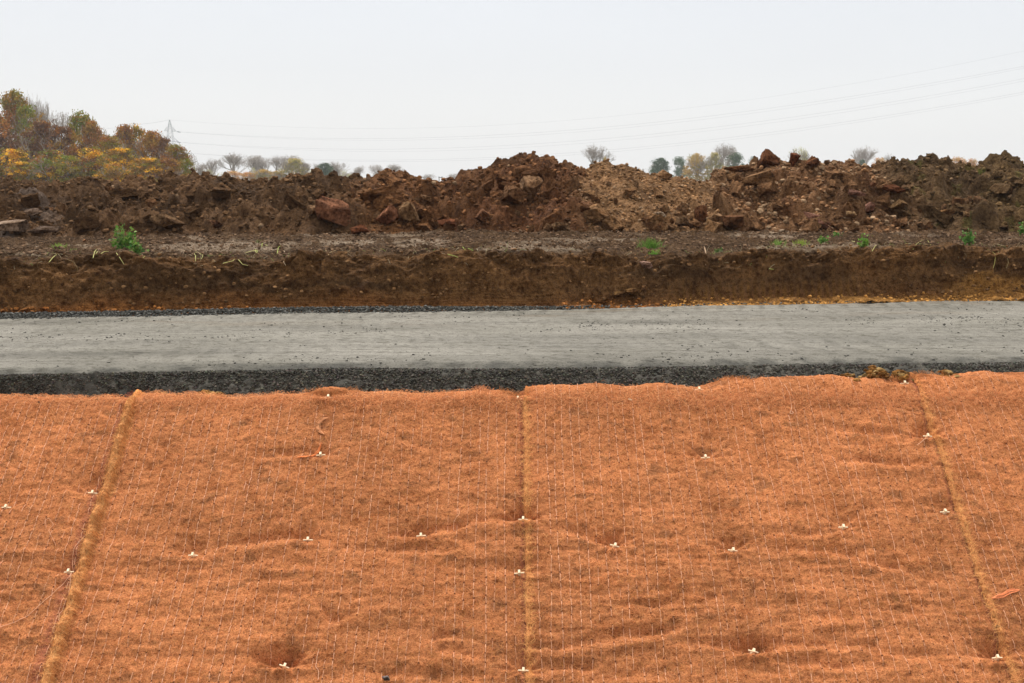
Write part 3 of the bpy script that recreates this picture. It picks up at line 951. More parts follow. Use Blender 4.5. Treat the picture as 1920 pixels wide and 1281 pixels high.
def slope_pos(x, s, h):
    """point on the matted slope: s metres up the slope (0 near its crest), h out of it"""
    x, s = np.broadcast_arrays(np.asarray(x, float), np.asarray(s, float))
    c = mat_c(x)
    # the crest offset fades in near the top so that the lower slope stays plane
    uu = s - c
    Yp, Zp = np.interp(uu, u_, pY) + c * dY, np.interp(uu, u_, pZ) + c * dZ
    a = np.interp(uu, u_, ang)
    return np.stack([x, Yp - np.sin(a) * h, Zp + np.cos(a) * h], -1)


def on_slope(px, py):
    d = ray(px, py)
    nrm = np.array([-dZ, dY])
    t = (P0 @ nrm) / (d[1:] @ nrm)
    p = d * t
    return p[0], (p[1] - P0[0]) * dY + (p[2] - P0[1]) * dZ


PEGS = [(10, 949, 0, "{} left of the whole rolled seam, by the left edge of the picture"),
        (172, 922, 6, "{} just left of the rolled seam, upper of two"),
        (128, 1071, -4, "{} just left of the rolled seam, lower of two, with a thread over it"),
        (361, 1039, 0, "{} in a wide crease right of the rolled seam"),
        (576, 1007, 0, "{} level with the creases left of the middle, above a dark notch"),
        (601, 852, -4, "{} beside an orange strand of fibre below the crest"),
        (790, 1004, -5, "{} at the start of a long crease rising to the right"),
        (981, 971, 0, "{} on the middle seam, upper of the two close together"),
        (974, 1075, -6, "{} just left of the middle seam, second one up from the bottom"),
        (981, 1254, 2, "{} on the middle seam at the very bottom"),
        (530, 1245, 20, "sunken {} in a deep dark funnel at the bottom left"),
        (1152, 1020, 16, "clearly tilted {} under a dark hollow right of the middle seam"),
        (1375, 1026, 8, "{} in a small dark dimple, half buried, in the middle of the right sheet"),
        (1324, 854, -3, "{} high on the right middle sheet with nothing near it"),
        (1413, 1217, 14, "{} in a deep crease at the bottom, right of the middle"),
        (1581, 989, 0, "{} between the middle and the right seam, with faint ripples round it"),
        (1773, 958, 0, "{} on the flat left side of the right seam"),
        (1740, 816, 2, "{} in a dark dimple at the top of the right seam"),
        (1698, 714, -3, "{} at the crest below the yellow lump of soil"),
        (1872, 1231, -2, "{} in a dark pit on the right seam near the bottom"),
        (248, 747, 0, "{} at the crest, hidden up to its head beside the rolled seam"),
        (615, 741, 0, "{} at the crest in front of a tuft of fibres"),
        (971, 738, 0, "{} at the crest by the top of the middle seam"),
        (1311, 724, 0, "{} at the crest with only its head showing, right of the middle")]
PEG_XS = [on_slope(p[0], p[1]) for p in PEGS]
DEEP = [0.7, 0.7, 0.7, 0.9, 1.0, 0.8, 0.9, 1.2, 0.6, 0.9, 1.8, 1.2, 1.1, 0.7, 1.6, 0.6, 0.5, 1.3, 0.9, 1.5, 0.8, 1.1, 1.0, 0.6]
CREASE = [(440, 1018, 560, 1000, 8), (480, 1015, 572, 1004, 9), (800, 1000, 900, 978, 13), (900, 978, 1000, 968, 9), (735, 1002, 785, 1000, 12), (850, 1012, 900, 1030, 7), (310, 1028, 355, 1030, 7),
          (370, 1030, 470, 1018, 6), (1060, 1000, 1145, 1012, 10), (1010, 990, 1110, 995, 6), (1155, 1190, 1270, 1184, 12), (1040, 1212, 1155, 1200, 12), (1270, 1208, 1405, 1212, 9), (1420, 1212, 1550, 1202, 13), (1550, 1212, 1640, 1212, 8),
          (1600, 1050, 1680, 1062, 12), (1560, 1040, 1620, 1034, 7), (1560, 800, 1680, 815, 8), (1580, 862, 1720, 872, 10), (1440, 1030, 1570, 1032, 7), (1450, 998, 1560, 1002, 6), (1480, 1245, 1620, 1248, 8),
          (1640, 1225, 1780, 1245, 6), (595, 1130, 625, 1165, 12), (625, 1162, 655, 1148, 8), (805, 1200, 850, 1195, 12), (830, 1222, 890, 1228, 8), (1170, 1132, 1285, 1130, 9), (1330, 1120, 1345, 1110, 9), (1290, 1150, 1330, 1140, 7), (620, 1028, 760, 1030, 6),
          (480, 1228, 530, 1240, 12), (532, 1210, 534, 1240, 11), (536, 1240, 575, 1216, 7), (690, 1262, 900, 1272, 6), (1000, 1255, 1120, 1250, 7), (1080, 1272, 1260, 1262, 5), (1690, 830, 1735, 814, 6), (860, 870, 890, 866, 6), (770, 1030, 870, 1036, 5),
          (590, 855, 500, 850, 5), (480, 860, 560, 850, 6), (700, 800, 800, 840, 4), (1690, 1070, 1760, 1090, 5), (1000, 1210, 1030, 1216, 9), (980, 968, 1000, 970, 14), (900, 1060, 960, 1062, 5)]
CRS = [(on_slope(a, b), on_slope(c, d), e) for a, b, c, d, e in CREASE]


def mat_h(x, s, peg=True):
    x, s = np.asarray(x, float), np.asarray(s, float)
    low = sstep(-0.15, -1.1, s) if False else 1 - sstep(-1.3, -0.2, s)
    h = 0.016 * fbm(x * 1.3, s * 1.6, 3, 131) + 0.009 * fbm(x * 1.8, s * 8, 3, 132) * (0.3 + 0.8 * low) + 0.0032 * fbm(x * 4, s * 20, 3, 138) * (0.25 + low) * np.clip(0.6 + 1.2 * vn(x * 1.1, s * 1.5, 139), 0, 1.4)
    h = h + 0.0042 * fbm(x * 22, s * 24, 4, 133, 0.6) + 0.0018 * vn(x * 110, s * 120, 134)
    crest_z = 1 - sstep(0.02, 0.12, np.abs(s - mat_c(x)))
    h = h + 0.0016 * fbm(x * 6, s * 38, 2, 145) * (0.3 + low)
    h = h + 0.010 * crest_z * fbm(x * 4.5, s * 4, 3, 135)
    if peg:
        for (px_, s_), dp in zip(PEG_XS, DEEP):
            dx, ds = (x - px_) / 1.35, s - s_
            r = np.sqrt(dx * dx + (ds - 0.012) ** 2)
            h = h - dp * 0.044 * np.exp(-r / np.where(ds > 0, 0.046, 0.030))
            up = np.sqrt(dx * dx + (ds - 0.045) ** 2)
            h = h - dp * 0.010 * np.exp(-(up / 0.040) ** 2)
            a = np.arctan2(ds, dx)
            h = h + dp * 0.0045 * np.cos(a * 9 + px_ * 9) * np.exp(-((r - 0.045) / 0.035) ** 2)
            h = h + dp * 0.013 * np.exp(-((dx / 0.055) ** 2 + ((ds + 0.035) / 0.022) ** 2))
        for (a, b, e_) in CRS:
            ax, as_, bx, bs_ = a[0], a[1], b[0], b[1]
            L2 = (bx - ax) ** 2 + (bs_ - as_) ** 2
            t = np.clip(((x - ax) * (bx - ax) + (s - as_) * (bs_ - as_)) / L2, 0, 1)
            wob = 0.014 * vn(x * 9, x * 0 + e_ * 3.1, 136) + 0.004 * vn(x * 40, x * 0 + e_, 137)
            ddx, dds = x - (ax + t * (bx - ax)), s - (as_ + t * (bs_ - as_)) + wob
            d2 = ddx ** 2 + dds ** 2
            amp = e_ * 0.0015 * np.clip(1.1 - np.abs(t - 0.5) * 1.0, 0, 1)
            h = h - amp * 1.3 * np.exp(-d2 / 0.014 ** 2 / np.where(dds > 0, 5.0, 1.3))
            h = h + amp * 0.7 * np.exp(-(ddx ** 2 + (dds + 0.040) ** 2) / 0.034 ** 2)
    return h


def seam_wob(s, k):
    return 0.010 * vn(s * 2.5, s * 0 + k * 3.3, 140 + k) + 0.004 * vn(s * 11, s * 0, 150 + k)


SEAMS = [-3.98, -1.945, 0.062, 2.085, 4.15]
MLAB = ["orange coir mat left of the thick rolled seam", "orange coir mat between the thick rolled seam and the middle seam",
        "orange coir mat between the middle seam and the right seam", "orange coir mat right of the right-hand seam"]
RIDGE = [(0.004, 0.02), (0.036, 0.028), (0.009, 0.015), (0.010, 0.015)]     # height, width of each mat's left edge
cbase = np.array([0.490, 0.186, 0.073])


def edge_lift(k, dx, s):
    """raised left edge of mat k at distance dx right of its seam"""
    hh, ww = RIDGE[k]
    ww = ww * (1 + 0.25 * vn(s * 6, s * 0 + k, 160)) * (1 + (0.25 * (-s) if k == 1 else 0))
    return hh * (1 + 0.45 * vn(s * 14, s * 0 + k, 161) + 0.10 * vn(s * 45, dx * 60, 162)) * np.sqrt(np.clip(1 - ((dx - ww * 0.62) / (ww * 0.75)) ** 2, 0, 1)) - 0.004


ALLF = {}
for k in range(4):
    xa, xb = SEAMS[k], SEAMS[k + 1]
    nx = int((xb - xa) / 0.0062)
    ss = np.concatenate([np.linspace(-2.35, -1.75, 30)[:-1], np.linspace(-1.75, 0.42, 350)])
    uu = np.linspace(0, 1, nx)
    Sg = np.repeat(ss[None, :], nx, 0)
    left = xa + seam_wob(Sg, k)
    right = xb + seam_wob(Sg, k + 1) + 0.02
    X = left + (right - left) * uu[:, None]
    dxl = X - left
    dxr = right - X
    h = mat_h(X, Sg)
    lift = edge_lift(k, dxl, Sg)
    wdt = RIDGE[k][1] * 1.6
    lm = (1 - sstep(wdt, wdt * 1.5, dxl))
    fuzzy = 0.004 * fbm(X * 60, Sg * 60, 2, 171)
    h = h - 0.008 * np.exp(-((dxr - 0.028) / 0.008) ** 2)
    h = h + lm * (np.maximum(lift, -0.002) + fuzzy) - 0.012 * (1 - sstep(0.0, 0.004, dxl)) - 0.016 * (1 - sstep(0.016, 0.034, dxr))
    V = slope_pos(X, Sg, h)
    tone = fbm(X * 1.2, Sg * 1.2, 4, 172)
    c = cbase * (1 + 0.20 * tone + 0.14 * fbm(X * 7, Sg * 12, 4, 173))[..., None]
    # dull brown weathered flecks
    st = sstep(0.42, 0.8, fbm(X * 8, Sg * 14, 4, 174))[..., None]
    c = c + (np.array([0.26, 0.105, 0.045]) - c) * st * 0.75
    gold = np.array([0.74, 0.305, 0.098])
    gm = (1 - sstep(wdt * 0.8, wdt * 1.25, dxl))[..., None] * (0.9 if k == 1 else 0.4)
    c = c + (gold - c) * gm
    pw = (0.045 if k == 0 else 0.026) * (1 + (0.5 * (-Sg) if k == 0 else 0))
    pm = (1 - sstep(pw * 0.55, pw * 1.05, dxr - 0.02 + 0.006 * vn(X * 8, Sg * 8, 175)))[..., None]
    c = c + (np.array([0.34, 0.115, 0.070]) - c) * pm * 0.7
    V, c = V.reshape(-1, 3), np.clip(c, 0.02, 0.9).reshape(-1, 3)
    mat_o = tag(mesh("coir_mat", V, grid_faces(nx, len(ss)), M_MAT, col=c), MLAB[k], "coir mat", "coir mats laid down the slope")

    # ---- fibres standing out of the mat
    def fibres(nf, xr, sr, lmin, lmax, wid, lift_, pal, seed, curl=0.8, up=0.0, lf=None):
        r = np.random.default_rng(seed)
        x0 = xr(r, nf)
        s0 = sr(r, nf)
        th = r.uniform(0, 2 * math.pi, nf)
        ln = r.uniform(lmin, lmax, nf)
        cv = r.normal(size=nf) * curl
        steps = 4
        pts = []
        xx, sv_, a = x0, s0, th
        for j in range(steps):
            pts.append((xx, sv_))
            xx = xx + np.cos(a) * ln / 3
            sv_ = sv_ + np.sin(a) * ln / 3
            a = a + cv
        hb = lift_(r, nf)
        VV = []
        for j in range(steps):
            xj, sj = pts[j]
            hh = mat_h(xj, sj) + hb * (1, 1.6, 1.6, 0.9)[j] + up * j / 3 * r.random(nf)
            if lf is not None:
                hh = hh + lf(xj, sj)
            pc = slope_pos(xj, sj, hh)
            if j == 0:
                t_ = (np.cos(th), np.sin(th))
            wv = wid * (0.8 if j in (0, 3) else 1.0)
            side = np.stack([-np.sin(th + cv * j), np.cos(th + cv * j) * dY, np.cos(th + cv * j) * dZ], -1) * wv / 2
            VV += [pc - side, pc + side]
        A = np.stack(VV, 1)                                     # nf, 8, 3
        q = np.array([[0, 1, 3, 2], [2, 3, 5, 4], [4, 5, 7, 6]])
        Fq = (q[None] + (np.arange(nf) * 8)[:, None, None]).reshape(-1, 4)
        pid = r.integers(0, len(pal), nf)
        cc_ = np.asarray(pal)[pid] * (0.75 + 0.5 * r.random(nf))[:, None]
        return A.reshape(-1, 3), Fq, np.repeat(cc_, 8, 0)

    PALF = [(0.68, 0.28, 0.115), (0.60, 0.22, 0.08), (0.55, 0.19, 0.068), (0.74, 0.35, 0.15), (0.26, 0.09, 0.04), (0.17, 0.06, 0.03), (0.50, 0.22, 0.06)]
    vx0, vx1 = max(xa + 0.03, -2.75), min(xb - 0.01, 2.85)
    area = (vx1 - vx0) * 1.9
    parts_ = [fibres(int(11000 * area), lambda r, n_: r.uniform(vx0, vx1, n_), lambda r, n_: r.uniform(-1.75, 0.02, n_), 0.012, 0.034, 0.0008,
                     lambda r, n_: 0.0003 + 0.0022 * r.random(n_), PALF, 300 + k)]
    parts_.append(fibres(int(2600 * (vx1 - vx0)), lambda r, n_: r.uniform(vx0, vx1, n_), lambda r, n_: r.normal(-0.015, 0.035, n_), 0.015, 0.045, 0.0010,
                         lambda r, n_: 0.002 + 0.008 * r.random(n_), PALF[:4], 310 + k, up=0.012))
    fv, ff_, fc, off = [], [], [], 0
    for a_, b_, c_ in parts_:
        fv.append(a_)
        ff_.append(b_ + off)
        fc.append(c_)
        off += len(a_)
    # shift the crest fibres with the crest
    tag(mesh("loose_fibres", np.concatenate(fv), np.concatenate(ff_), M_FIBRE, parent=mat_o, col=np.concatenate(fc), smooth=False), kind="stuff")
    # golden frayed edge
    wdt = RIDGE[k][1]
    if xa > -3:
        a_, b_, c_ = fibres(7500 if k == 1 else 2000, lambda r, n_: xa + wdt * 0.6 + r.normal(size=n_) * wdt * 0.36, lambda r, n_: r.uniform(-1.75, 0.0, n_), 0.015, 0.045, 0.0009,
                            lambda r, n_: 0.001 + 0.004 * r.random(n_), ([(0.80, 0.38, 0.14), (0.74, 0.32, 0.10), (0.60, 0.24, 0.075), (0.82, 0.44, 0.17), (0.36, 0.13, 0.04)] if k == 1 else [(0.72, 0.32, 0.12), (0.78, 0.40, 0.14), (0.62, 0.24, 0.085), (0.74, 0.34, 0.11)]), 320 + k,
                            lf=lambda xj, sj: np.maximum(edge_lift(k, xj - xa - seam_wob(sj, k), sj), 0) * 1.0)
        tag(mesh("frayed_edge", a_, b_, M_FIBRE, parent=mat_o, col=c_, smooth=False), kind="stuff")

    # ---- rows of stitches
    TV, TF, KV, KF = [], [], [], []
    nt_, nk_ = 0, 0
    rr = np.random.default_rng(400 + k)
    x_ = xa + wdt + 0.045
    while x_ < xb - 0.03:
        if abs(x_) < 2.9:
            strong = rr.random() < 0.55
            s_ = -1.8 + rr.random() * 0.04
            ph = rr.random() * 10
            while s_ < mat_c(np.array(x_)) - 0.02:
                L = 0.036 + 0.012 * rr.random()
                gap = rr.random() < (0.10 if strong else 0.28)
                xw = x_ + 0.006 * math.sin(s_ * 4 + ph) + 0.0015 * rr.normal()
                xw2 = x_ + 0.006 * math.sin((s_ + L) * 4 + ph) + 0.0015 * rr.normal()
                if not gap:
                    w2 = (0.00098 if strong else 0.00068) * (0.8 + 0.4 * rr.random())
                    for j in range(3):
                        TV.append((xw + (xw2 - xw) * j / 2, s_ + L * j / 2, (0.0, 0.0052, 0.0)[j], w2))
                    TF += [(nt_, nt_ + 1, nt_ + 3, nt_ + 2), (nt_ + 2, nt_ + 3, nt_ + 5, nt_ + 4)]
                    nt_ += 6
                if rr.random() < 0.75:
                    KV.append((xw2, s_ + L + 0.001, 0.0025 * (0.6 + rr.random())))
                    nk_ += 1
                s_ += L + 0.003
        x_ += 0.0455 + 0.003 * rr.normal()
    TV = np.array(TV)
    hh = mat_h(TV[:, 0], TV[:, 1]) + 0.0012 + TV[:, 2]
    pc = slope_pos(TV[:, 0], TV[:, 1], hh)
    off_ = np.zeros((len(TV), 3))
    off_[:, 0] = TV[:, 3]
    A = np.stack([pc - off_, pc + off_], 1).reshape(-1, 3)
    tag(mesh("stitching", A, np.array(TF), M_THREAD, parent=mat_o, smooth=False), kind="stuff")
    KV = np.array(KV)  # flat dark dots on the mat stand in for shaded holes between stitches
    hh = mat_h(KV[:, 0], KV[:, 1]) + 0.0035
    quad = np.array([(-1, -0.8), (0.9, -1), (1, 0.9), (-0.8, 1)])
    pts = [slope_pos(KV[:, 0] + q_[0] * KV[:, 2], KV[:, 1] + q_[1] * KV[:, 2], hh) for q_ in quad]
    A = np.stack(pts, 1).reshape(-1, 3)
    tag(mesh("painted_stitch_holes", A, np.arange(len(A)).reshape(-1, 4), M_HOLE_SHADE, parent=mat_o, smooth=False), kind="stuff")


def tube(P, rads, sides=6):
    P = np.asarray(P, float)
    n_ = len(P)
    V_, F_ = [], []
    T = np.gradient(P, axis=0)
    T /= np.linalg.norm(T, axis=1)[:, None] + 1e-9
    up_ = np.array([0.13, 0.2, 0.97])
    for i_ in range(n_):
        a_ = np.cross(T[i_], up_)
        a_ /= np.linalg.norm(a_) + 1e-9
        b_ = np.cross(T[i_], a_)
        for j in range(sides):
            t_ = 2 * math.pi * j / sides
            V_.append(P[i_] + rads[i_] * (math.cos(t_) * a_ + math.sin(t_) * b_))
    for i_ in range(n_ - 1):
        for j in range(sides):
            j2 = (j + 1) % sides
            F_.append((i_ * sides + j, i_ * sides + j2, (i_ + 1) * sides + j2, (i_ + 1) * sides + j))
    return np.array(V_), np.array(F_)


def join(L):
    VV, FF, CC, off = [], [], [], 0
    for it in L:
        VV.append(it[0])
        FF.append(np.asarray(it[1]) + off)
        if len(it) > 2:
            CC.append(np.broadcast_to(np.asarray(it[2], float), (len(it[0]), 3)))
        off += len(it[0])
    return (np.concatenate(VV), np.concatenate(FF), np.concatenate(CC) if CC else None)


# ------------------------------------------------------------------ wooden pegs with a cross dowel
def box_bev(sx_, sy_, z0, z1, b):
    V_ = []
    for z, i_ in ((z0, 0), (z1 - b, 0), (z1, b)):
        for (a_, c_) in ((-1, -1), (1, -1), (1, 1), (-1, 1)):
            V_.append((a_ * (sx_ - i_), c_ * (sy_ - i_), z))
    F_ = [(3, 2, 1, 0), (8, 9, 10, 11)]
    for r_ in (0, 4):
        for j in range(4):
            j2 = (j + 1) % 4
            F_.append((r_ + j, r_ + j2, r_ + 4 + j2, r_ + 4 + j))
    return np.array(V_), np.array(F_)


stake0 = box_bev(0.0050, 0.0088, -0.05, 0.026, 0.0010)
dP = [(-0.0225, 0, 0.0105), (-0.022, 0, 0.0105), (-0.01, 0, 0.0105), (0.01, 0, 0.0105), (0.022, 0, 0.0105), (0.0225, 0, 0.0105)]
dow0 = tube(dP, [0.0006, 0.0032, 0.0033, 0.0033, 0.0032, 0.0006], 8)
first = None
for i_, ((px_, s_), pg) in enumerate(zip(PEG_XS, PEGS)):
    hh = max(float(mat_h(np.array(px_), np.array(s_))), float(mat_h(np.array(px_), np.array(s_), False)) - 0.030)
    p = slope_pos(px_, s_, hh)
    root = empty("wooden_peg", p)
    root.rotation_euler = (math.radians(35 + 6 * math.sin(i_ * 2.3)), math.radians(pg[2]), math.radians(3 * math.sin(i_ * 1.7)))
    if first is None:
        a_ = mesh("stake", *stake0, M_WOOD, parent=root, smooth=False)
        b_ = mesh("dowel", *dow0, M_WOOD, parent=root)
        first = (a_, b_)
    else:
        for q_ in first:
            c_ = q_.copy()
            COL.objects.link(c_)
            c_.parent = root
    tag(root, pg[3].format("wooden peg"), "peg", "wooden pegs holding the coir mats")

# a loose peg, bits of stone and threads lying on the mats
px_, s_ = on_slope(1181, 751)
p = slope_pos(px_, s_, float(mat_h(np.array(px_), np.array(s_))) + 0.006)
o = mesh("loose_dowel", *tube([(-0.012, 0, 0), (-0.0115, 0, 0), (0.0115, 0, 0), (0.012, 0, 0)], [0.001, 0.004, 0.004, 0.001], 8), M_WOOD)
o.location = p
o.rotation_euler = (0.6, 0.0, -0.9)
tag(o, "loose bit of wooden dowel lying on the mat below the crest", "dowel")
for px_, py_, w_, c_, lab in ((724, 1272, 15, (0.16, 0.13, 0.12), "dark grey stone on the mat at the bottom edge of the picture"),
                              (65, 744, 9, (0.09, 0.09, 0.08), "upper of two dark stones at the crest on the left"),
                              (73, 755, 6, (0.10, 0.09, 0.08), "lower of two dark stones at the crest on the left"),
                              (181, 747, 6, (0.09, 0.08, 0.07), "small dark stone at the crest left of the rolled seam"),
                              (349, 740, 5, (0.2, 0.1, 0.06), "tiny brown stone at the crest right of the rolled seam"),
                              (1871, 1175, 7, (0.10, 0.07, 0.05), "small dark stone beside the right seam")):
    x_, s_ = on_slope(px_, py_)
    p = slope_pos(x_, s_, float(mat_h(np.array(x_), np.array(s_))) + 0.003)
    pv, pf, cc = proto_mesh(int(px_), c_)
    sz_ = w_ / 380
    o = mesh("stone", pv * np.array([1.0, 0.8, 0.6]) * sz_, pf, M_CLOD, col=cc, smooth=False)
    o.location = p
    tag(o, lab, "stone", "stones lying on the coir mats")


def thread(name, pts, rad, mat, lab, cat, colr=None, strands=1, spread=0.0):
    XS = np.array([on_slope(a_, b_) for a_, b_ in pts])
    t0 = np.arange(len(XS))
    tt = np.linspace(0, len(XS) - 1, len(XS) * 7)
    xi, si = np.interp(tt, t0, XS[:, 0]), np.interp(tt, t0, XS[:, 1])
    k_ = np.ones(5) / 5
    xi[2:-2], si[2:-2] = np.convolve(xi, k_, 'valid'), np.convolve(si, k_, 'valid')
    L = []
    for j in range(strands):
        r_ = np.random.default_rng(j + int(pts[0][0]))
        env = np.sin(np.linspace(0.15, math.pi - 0.15, len(xi)))
        ox, os_ = r_.normal() * spread * env, r_.normal() * spread * env
        hh_ = mat_h(xi + ox, si + os_) + rad + 0.004 + 0.004 * r_.random() * (strands > 1)
        L.append(tube(slope_pos(xi + ox, si + os_, hh_), np.full(len(xi), rad), 4))
    v_, f_, _ = join(L)
    return tag(mesh(name, v_, f_, mat, col=(colr if colr else (0.8, 0.45, 0.28))), lab, cat)


thread("loose_thread", [(0, 1179), (45, 1163), (95, 1120), (130, 1086), (134, 1070), (136, 1045), (142, 1028), (165, 1000), (188, 970)], 0.0011, M_FIBRE,
       "long loose pink thread running across the rolled seam past a peg", "thread", (0.80, 0.45, 0.28))
thread("loose_thread", [(134, 1075), (131, 1110), (122, 1135), (112, 1155), (112, 1168), (128, 1182)], 0.001, M_FIBRE, "loose thread hanging down along the rolled seam below a peg", "thread", (0.80, 0.5, 0.33))
thread("loose_thread", [(88, 992), (86, 978), (94, 975), (102, 986), (92, 996), (98, 1008), (106, 1025)], 0.0009, M_FIBRE, "looped loose thread left of the rolled seam", "thread", (0.8, 0.42, 0.25))
thread("loose_thread", [(462, 905), (457, 925), (461, 910), (466, 912)], 0.0009, M_FIBRE, "short bent thread sticking out right of the rolled seam", "thread", (0.8, 0.45, 0.3))
thread("loose_thread", [(1470, 723), (1480, 738), (1485, 765), (1480, 777), (1488, 776), (1484, 772)], 0.0011, M_FIBRE, "loose pale thread curling down from the crest on the right", "thread", (0.85, 0.55, 0.38))
thread("loose_thread", [(860, 955), (862, 967), (851, 978), (850, 990), (853, 998)], 0.001, M_FIBRE, "loose thread crossing a crease left of the middle seam", "thread", (0.82, 0.48, 0.3))
thread("loose_thread", [(830, 748), (835, 744), (848, 745), (850, 750), (840, 755), (832, 753)], 0.0009, M_FIBRE, "small closed loop of thread at the crest left of the middle", "thread", (0.85, 0.5, 0.33))
thread("loose_thread", [(1718, 838), (1730, 830), (1738, 828)], 0.0009, M_FIBRE, "short loose thread below the peg on the right seam", "thread", (0.85, 0.55, 0.38))
thread("loose_thread", [(598, 1216), (594, 1235), (592, 1252), (598, 1258), (597, 1275)], 0.001, M_FIBRE, "loose thread zigzagging down at the bottom left of the middle", "thread", (0.85, 0.5, 0.33))
thread("fibre_strand", [(558, 862), (577, 860), (588, 852), (598, 840), (602, 830)], 0.0012, M_FIBRE, "bright orange strand of fibres curling beside a peg", "fibre strand", (0.78, 0.26, 0.09), 12, 0.006)
thread("fibre_strand", [(608, 815), (598, 808), (595, 797), (602, 788), (615, 783)], 0.0012, M_FIBRE, "pale bent strand of fibres below the crest", "fibre strand", (0.66, 0.30, 0.14), 16, 0.006)
thread("fibre_strand", [(1860, 1122), (1880, 1116), (1893, 1108), (1910, 1108)], 0.0012, M_FIBRE, "bright orange strand of fibres right of the right seam", "fibre strand", (0.82, 0.28, 0.12), 14, 0.006)


# tufts of fibre at the crest
def tuft(px_, py_, w_, h_, n_, lab, colr=(0.60, 0.25, 0.09)):
    x0, s0 = on_slope(px_, py_)
    L = []
    r_ = np.random.default_rng(int(px_))
    for j in range(n_):
        a_ = r_.normal() * 0.45
        xx = x0 + r_.normal() * w_ / 2 / 370
        b0 = slope_pos(xx, s0 + 0.03 + 0.01 * r_.normal(), float(mat_h(np.array(xx), np.array(s0 + 0.03))))
        ln = h_ / 370 * (0.4 + 0.8 * r_.random())
        P_ = [b0 + np.array([math.sin(a_) * t_ * ln + 0.15 * ln * t_ * t_ * r_.normal(), 0.2 * ln * t_, ln * t_ * math.cos(a_) * (1 - 0.25 * t_)]) for t_ in (0, 0.35, 0.7, 1)]
        v_, f_ = tube(P_, [0.0005] * 4, 3)
        L.append((v_, f_, np.array(colr) * (0.6 + 0.6 * r_.random())))
    v_, f_, c_ = join(L)
    tag(mesh("fibre_tuft", v_, f_, M_FIBRE, col=c_), lab, "fibre tuft", "fibre tufts along the crest")


tuft(618, 740, 44, 17, 480, "bushy tuft of coir fibres at the crest above a peg, left of the middle")
tuft(965, 736, 30, 16, 260, "tuft of coir fibres at the crest by the middle seam")
tuft(1712, 708, 60, 14, 300, "wide tuft of coir fibres at the crest on the right behind a peg")
tuft(1375, 714, 50, 9, 240, "low tuft of coir fibres at the crest, right of the middle")
tuft(245, 740, 12, 18, 60, "thin reddish tuft at the top of the rolled seam", (0.4, 0.12, 0.07))
tuft(902, 732, 20, 10, 120, "small tuft of coir fibres with pale ends left of the middle seam", (0.75, 0.32, 0.14))


# yellow soil lumps along the crest of the mats
def soil_lump(px_, py_, w_, h_, n_, lab, seed):
    r_ = np.random.default_rng(seed)
    c0_ = float(mat_c(np.array(pxx(px_, 5.75, -1.0))))
    X0 = pxx(px_, 5.78, -1.0)
    zt = zrow(py_, 5.78)
    L = []
    for j in range(n_):
        t_ = r_.normal() * 0.4
        sz_ = (4 + 12 * r_.random() ** 2) / 370
        pv, pf = chunk(int(seed * 31 + j % 7), ICO1, 5, 0.05)
        hgt = h_ / 370 * math.exp(-t_ * t_ * 2.2)
        z_ = zt - h_ / 370 * 1.4 + hgt * (0.2 + 0.85 * r_.random())
        cc_ = np.array([0.34, 0.165, 0.045]) if r_.random() < 0.6 else np.array([0.46, 0.30, 0.12])
        q_ = pv @ rotm(*r_.uniform(0, 6, 3)).T * sz_ * np.array([1.5, 1, 0.8]) + np.array([X0 + t_ * w_ / 370, 5.80 + 0.03 * r_.normal(), z_])
        L.append((q_, pf, cc_ * (0.6 + 0.6 * r_.random())))
    v_, f_, c_ = join(L)
    tag(mesh("soil_lump", v_, f_, M_CLOD, col=c_, smooth=False), lab, "soil lump", "yellow soil lumps at the crest")


soil_lump(1648, 682, 48, 30, 150, "largest lump of yellow crumbly soil at the crest on the right", 3)
soil_lump(1692, 690, 30, 18, 60, "lower yellow soil lump just right of the largest one", 4)
soil_lump(1592, 700, 40, 12, 50, "flat smear of yellow soil left of the largest lump", 5)
soil_lump(1780, 697, 26, 9, 30, "small patch of yellow soil near the right end of the crest", 6)
soil_lump(295, 732, 28, 12, 45, "small yellow soil lump right of the rolled seam's top", 7)
soil_lump(388, 729, 40, 14, 70, "wider yellow soil lump at the crest on the left", 8)


# ------------------------------------------------------------------ plants on the bank
def leaf_fan(c, d, n_, size, r_, colr, droop=0.3):
    """a lobed leaf: n_ pointed leaflets spreading from c along d"""
    V_, F_ = [], []
    d = d / (np.linalg.norm(d) + 1e-9)
    side = np.cross(d, r_.normal(size=3))
    side /= np.linalg.norm(side) + 1e-9
    for j in range(n_):
        a_ = (j / (n_ - 1) - 0.5) * 2.4 if n_ > 1 else 0
        e_ = d * math.cos(a_) + side * math.sin(a_)
        e_[2] -= droop * abs(a_) * 0.4
        q_ = np.cross(e_, np.cross(d, side))
        q_ /= np.linalg.norm(q_) + 1e-9
        L = size * (1 - 0.25 * abs(a_))
        b = len(V_)
        V_ += [c, c + e_ * L * 0.5 + q_ * L * 0.24, c + e_ * L, c + e_ * L * 0.5 - q_ * L * 0.24]
        F_.append((b, b + 1, b + 2, b + 3))
    return np.array(V_), np.array(F_), np.array(colr)


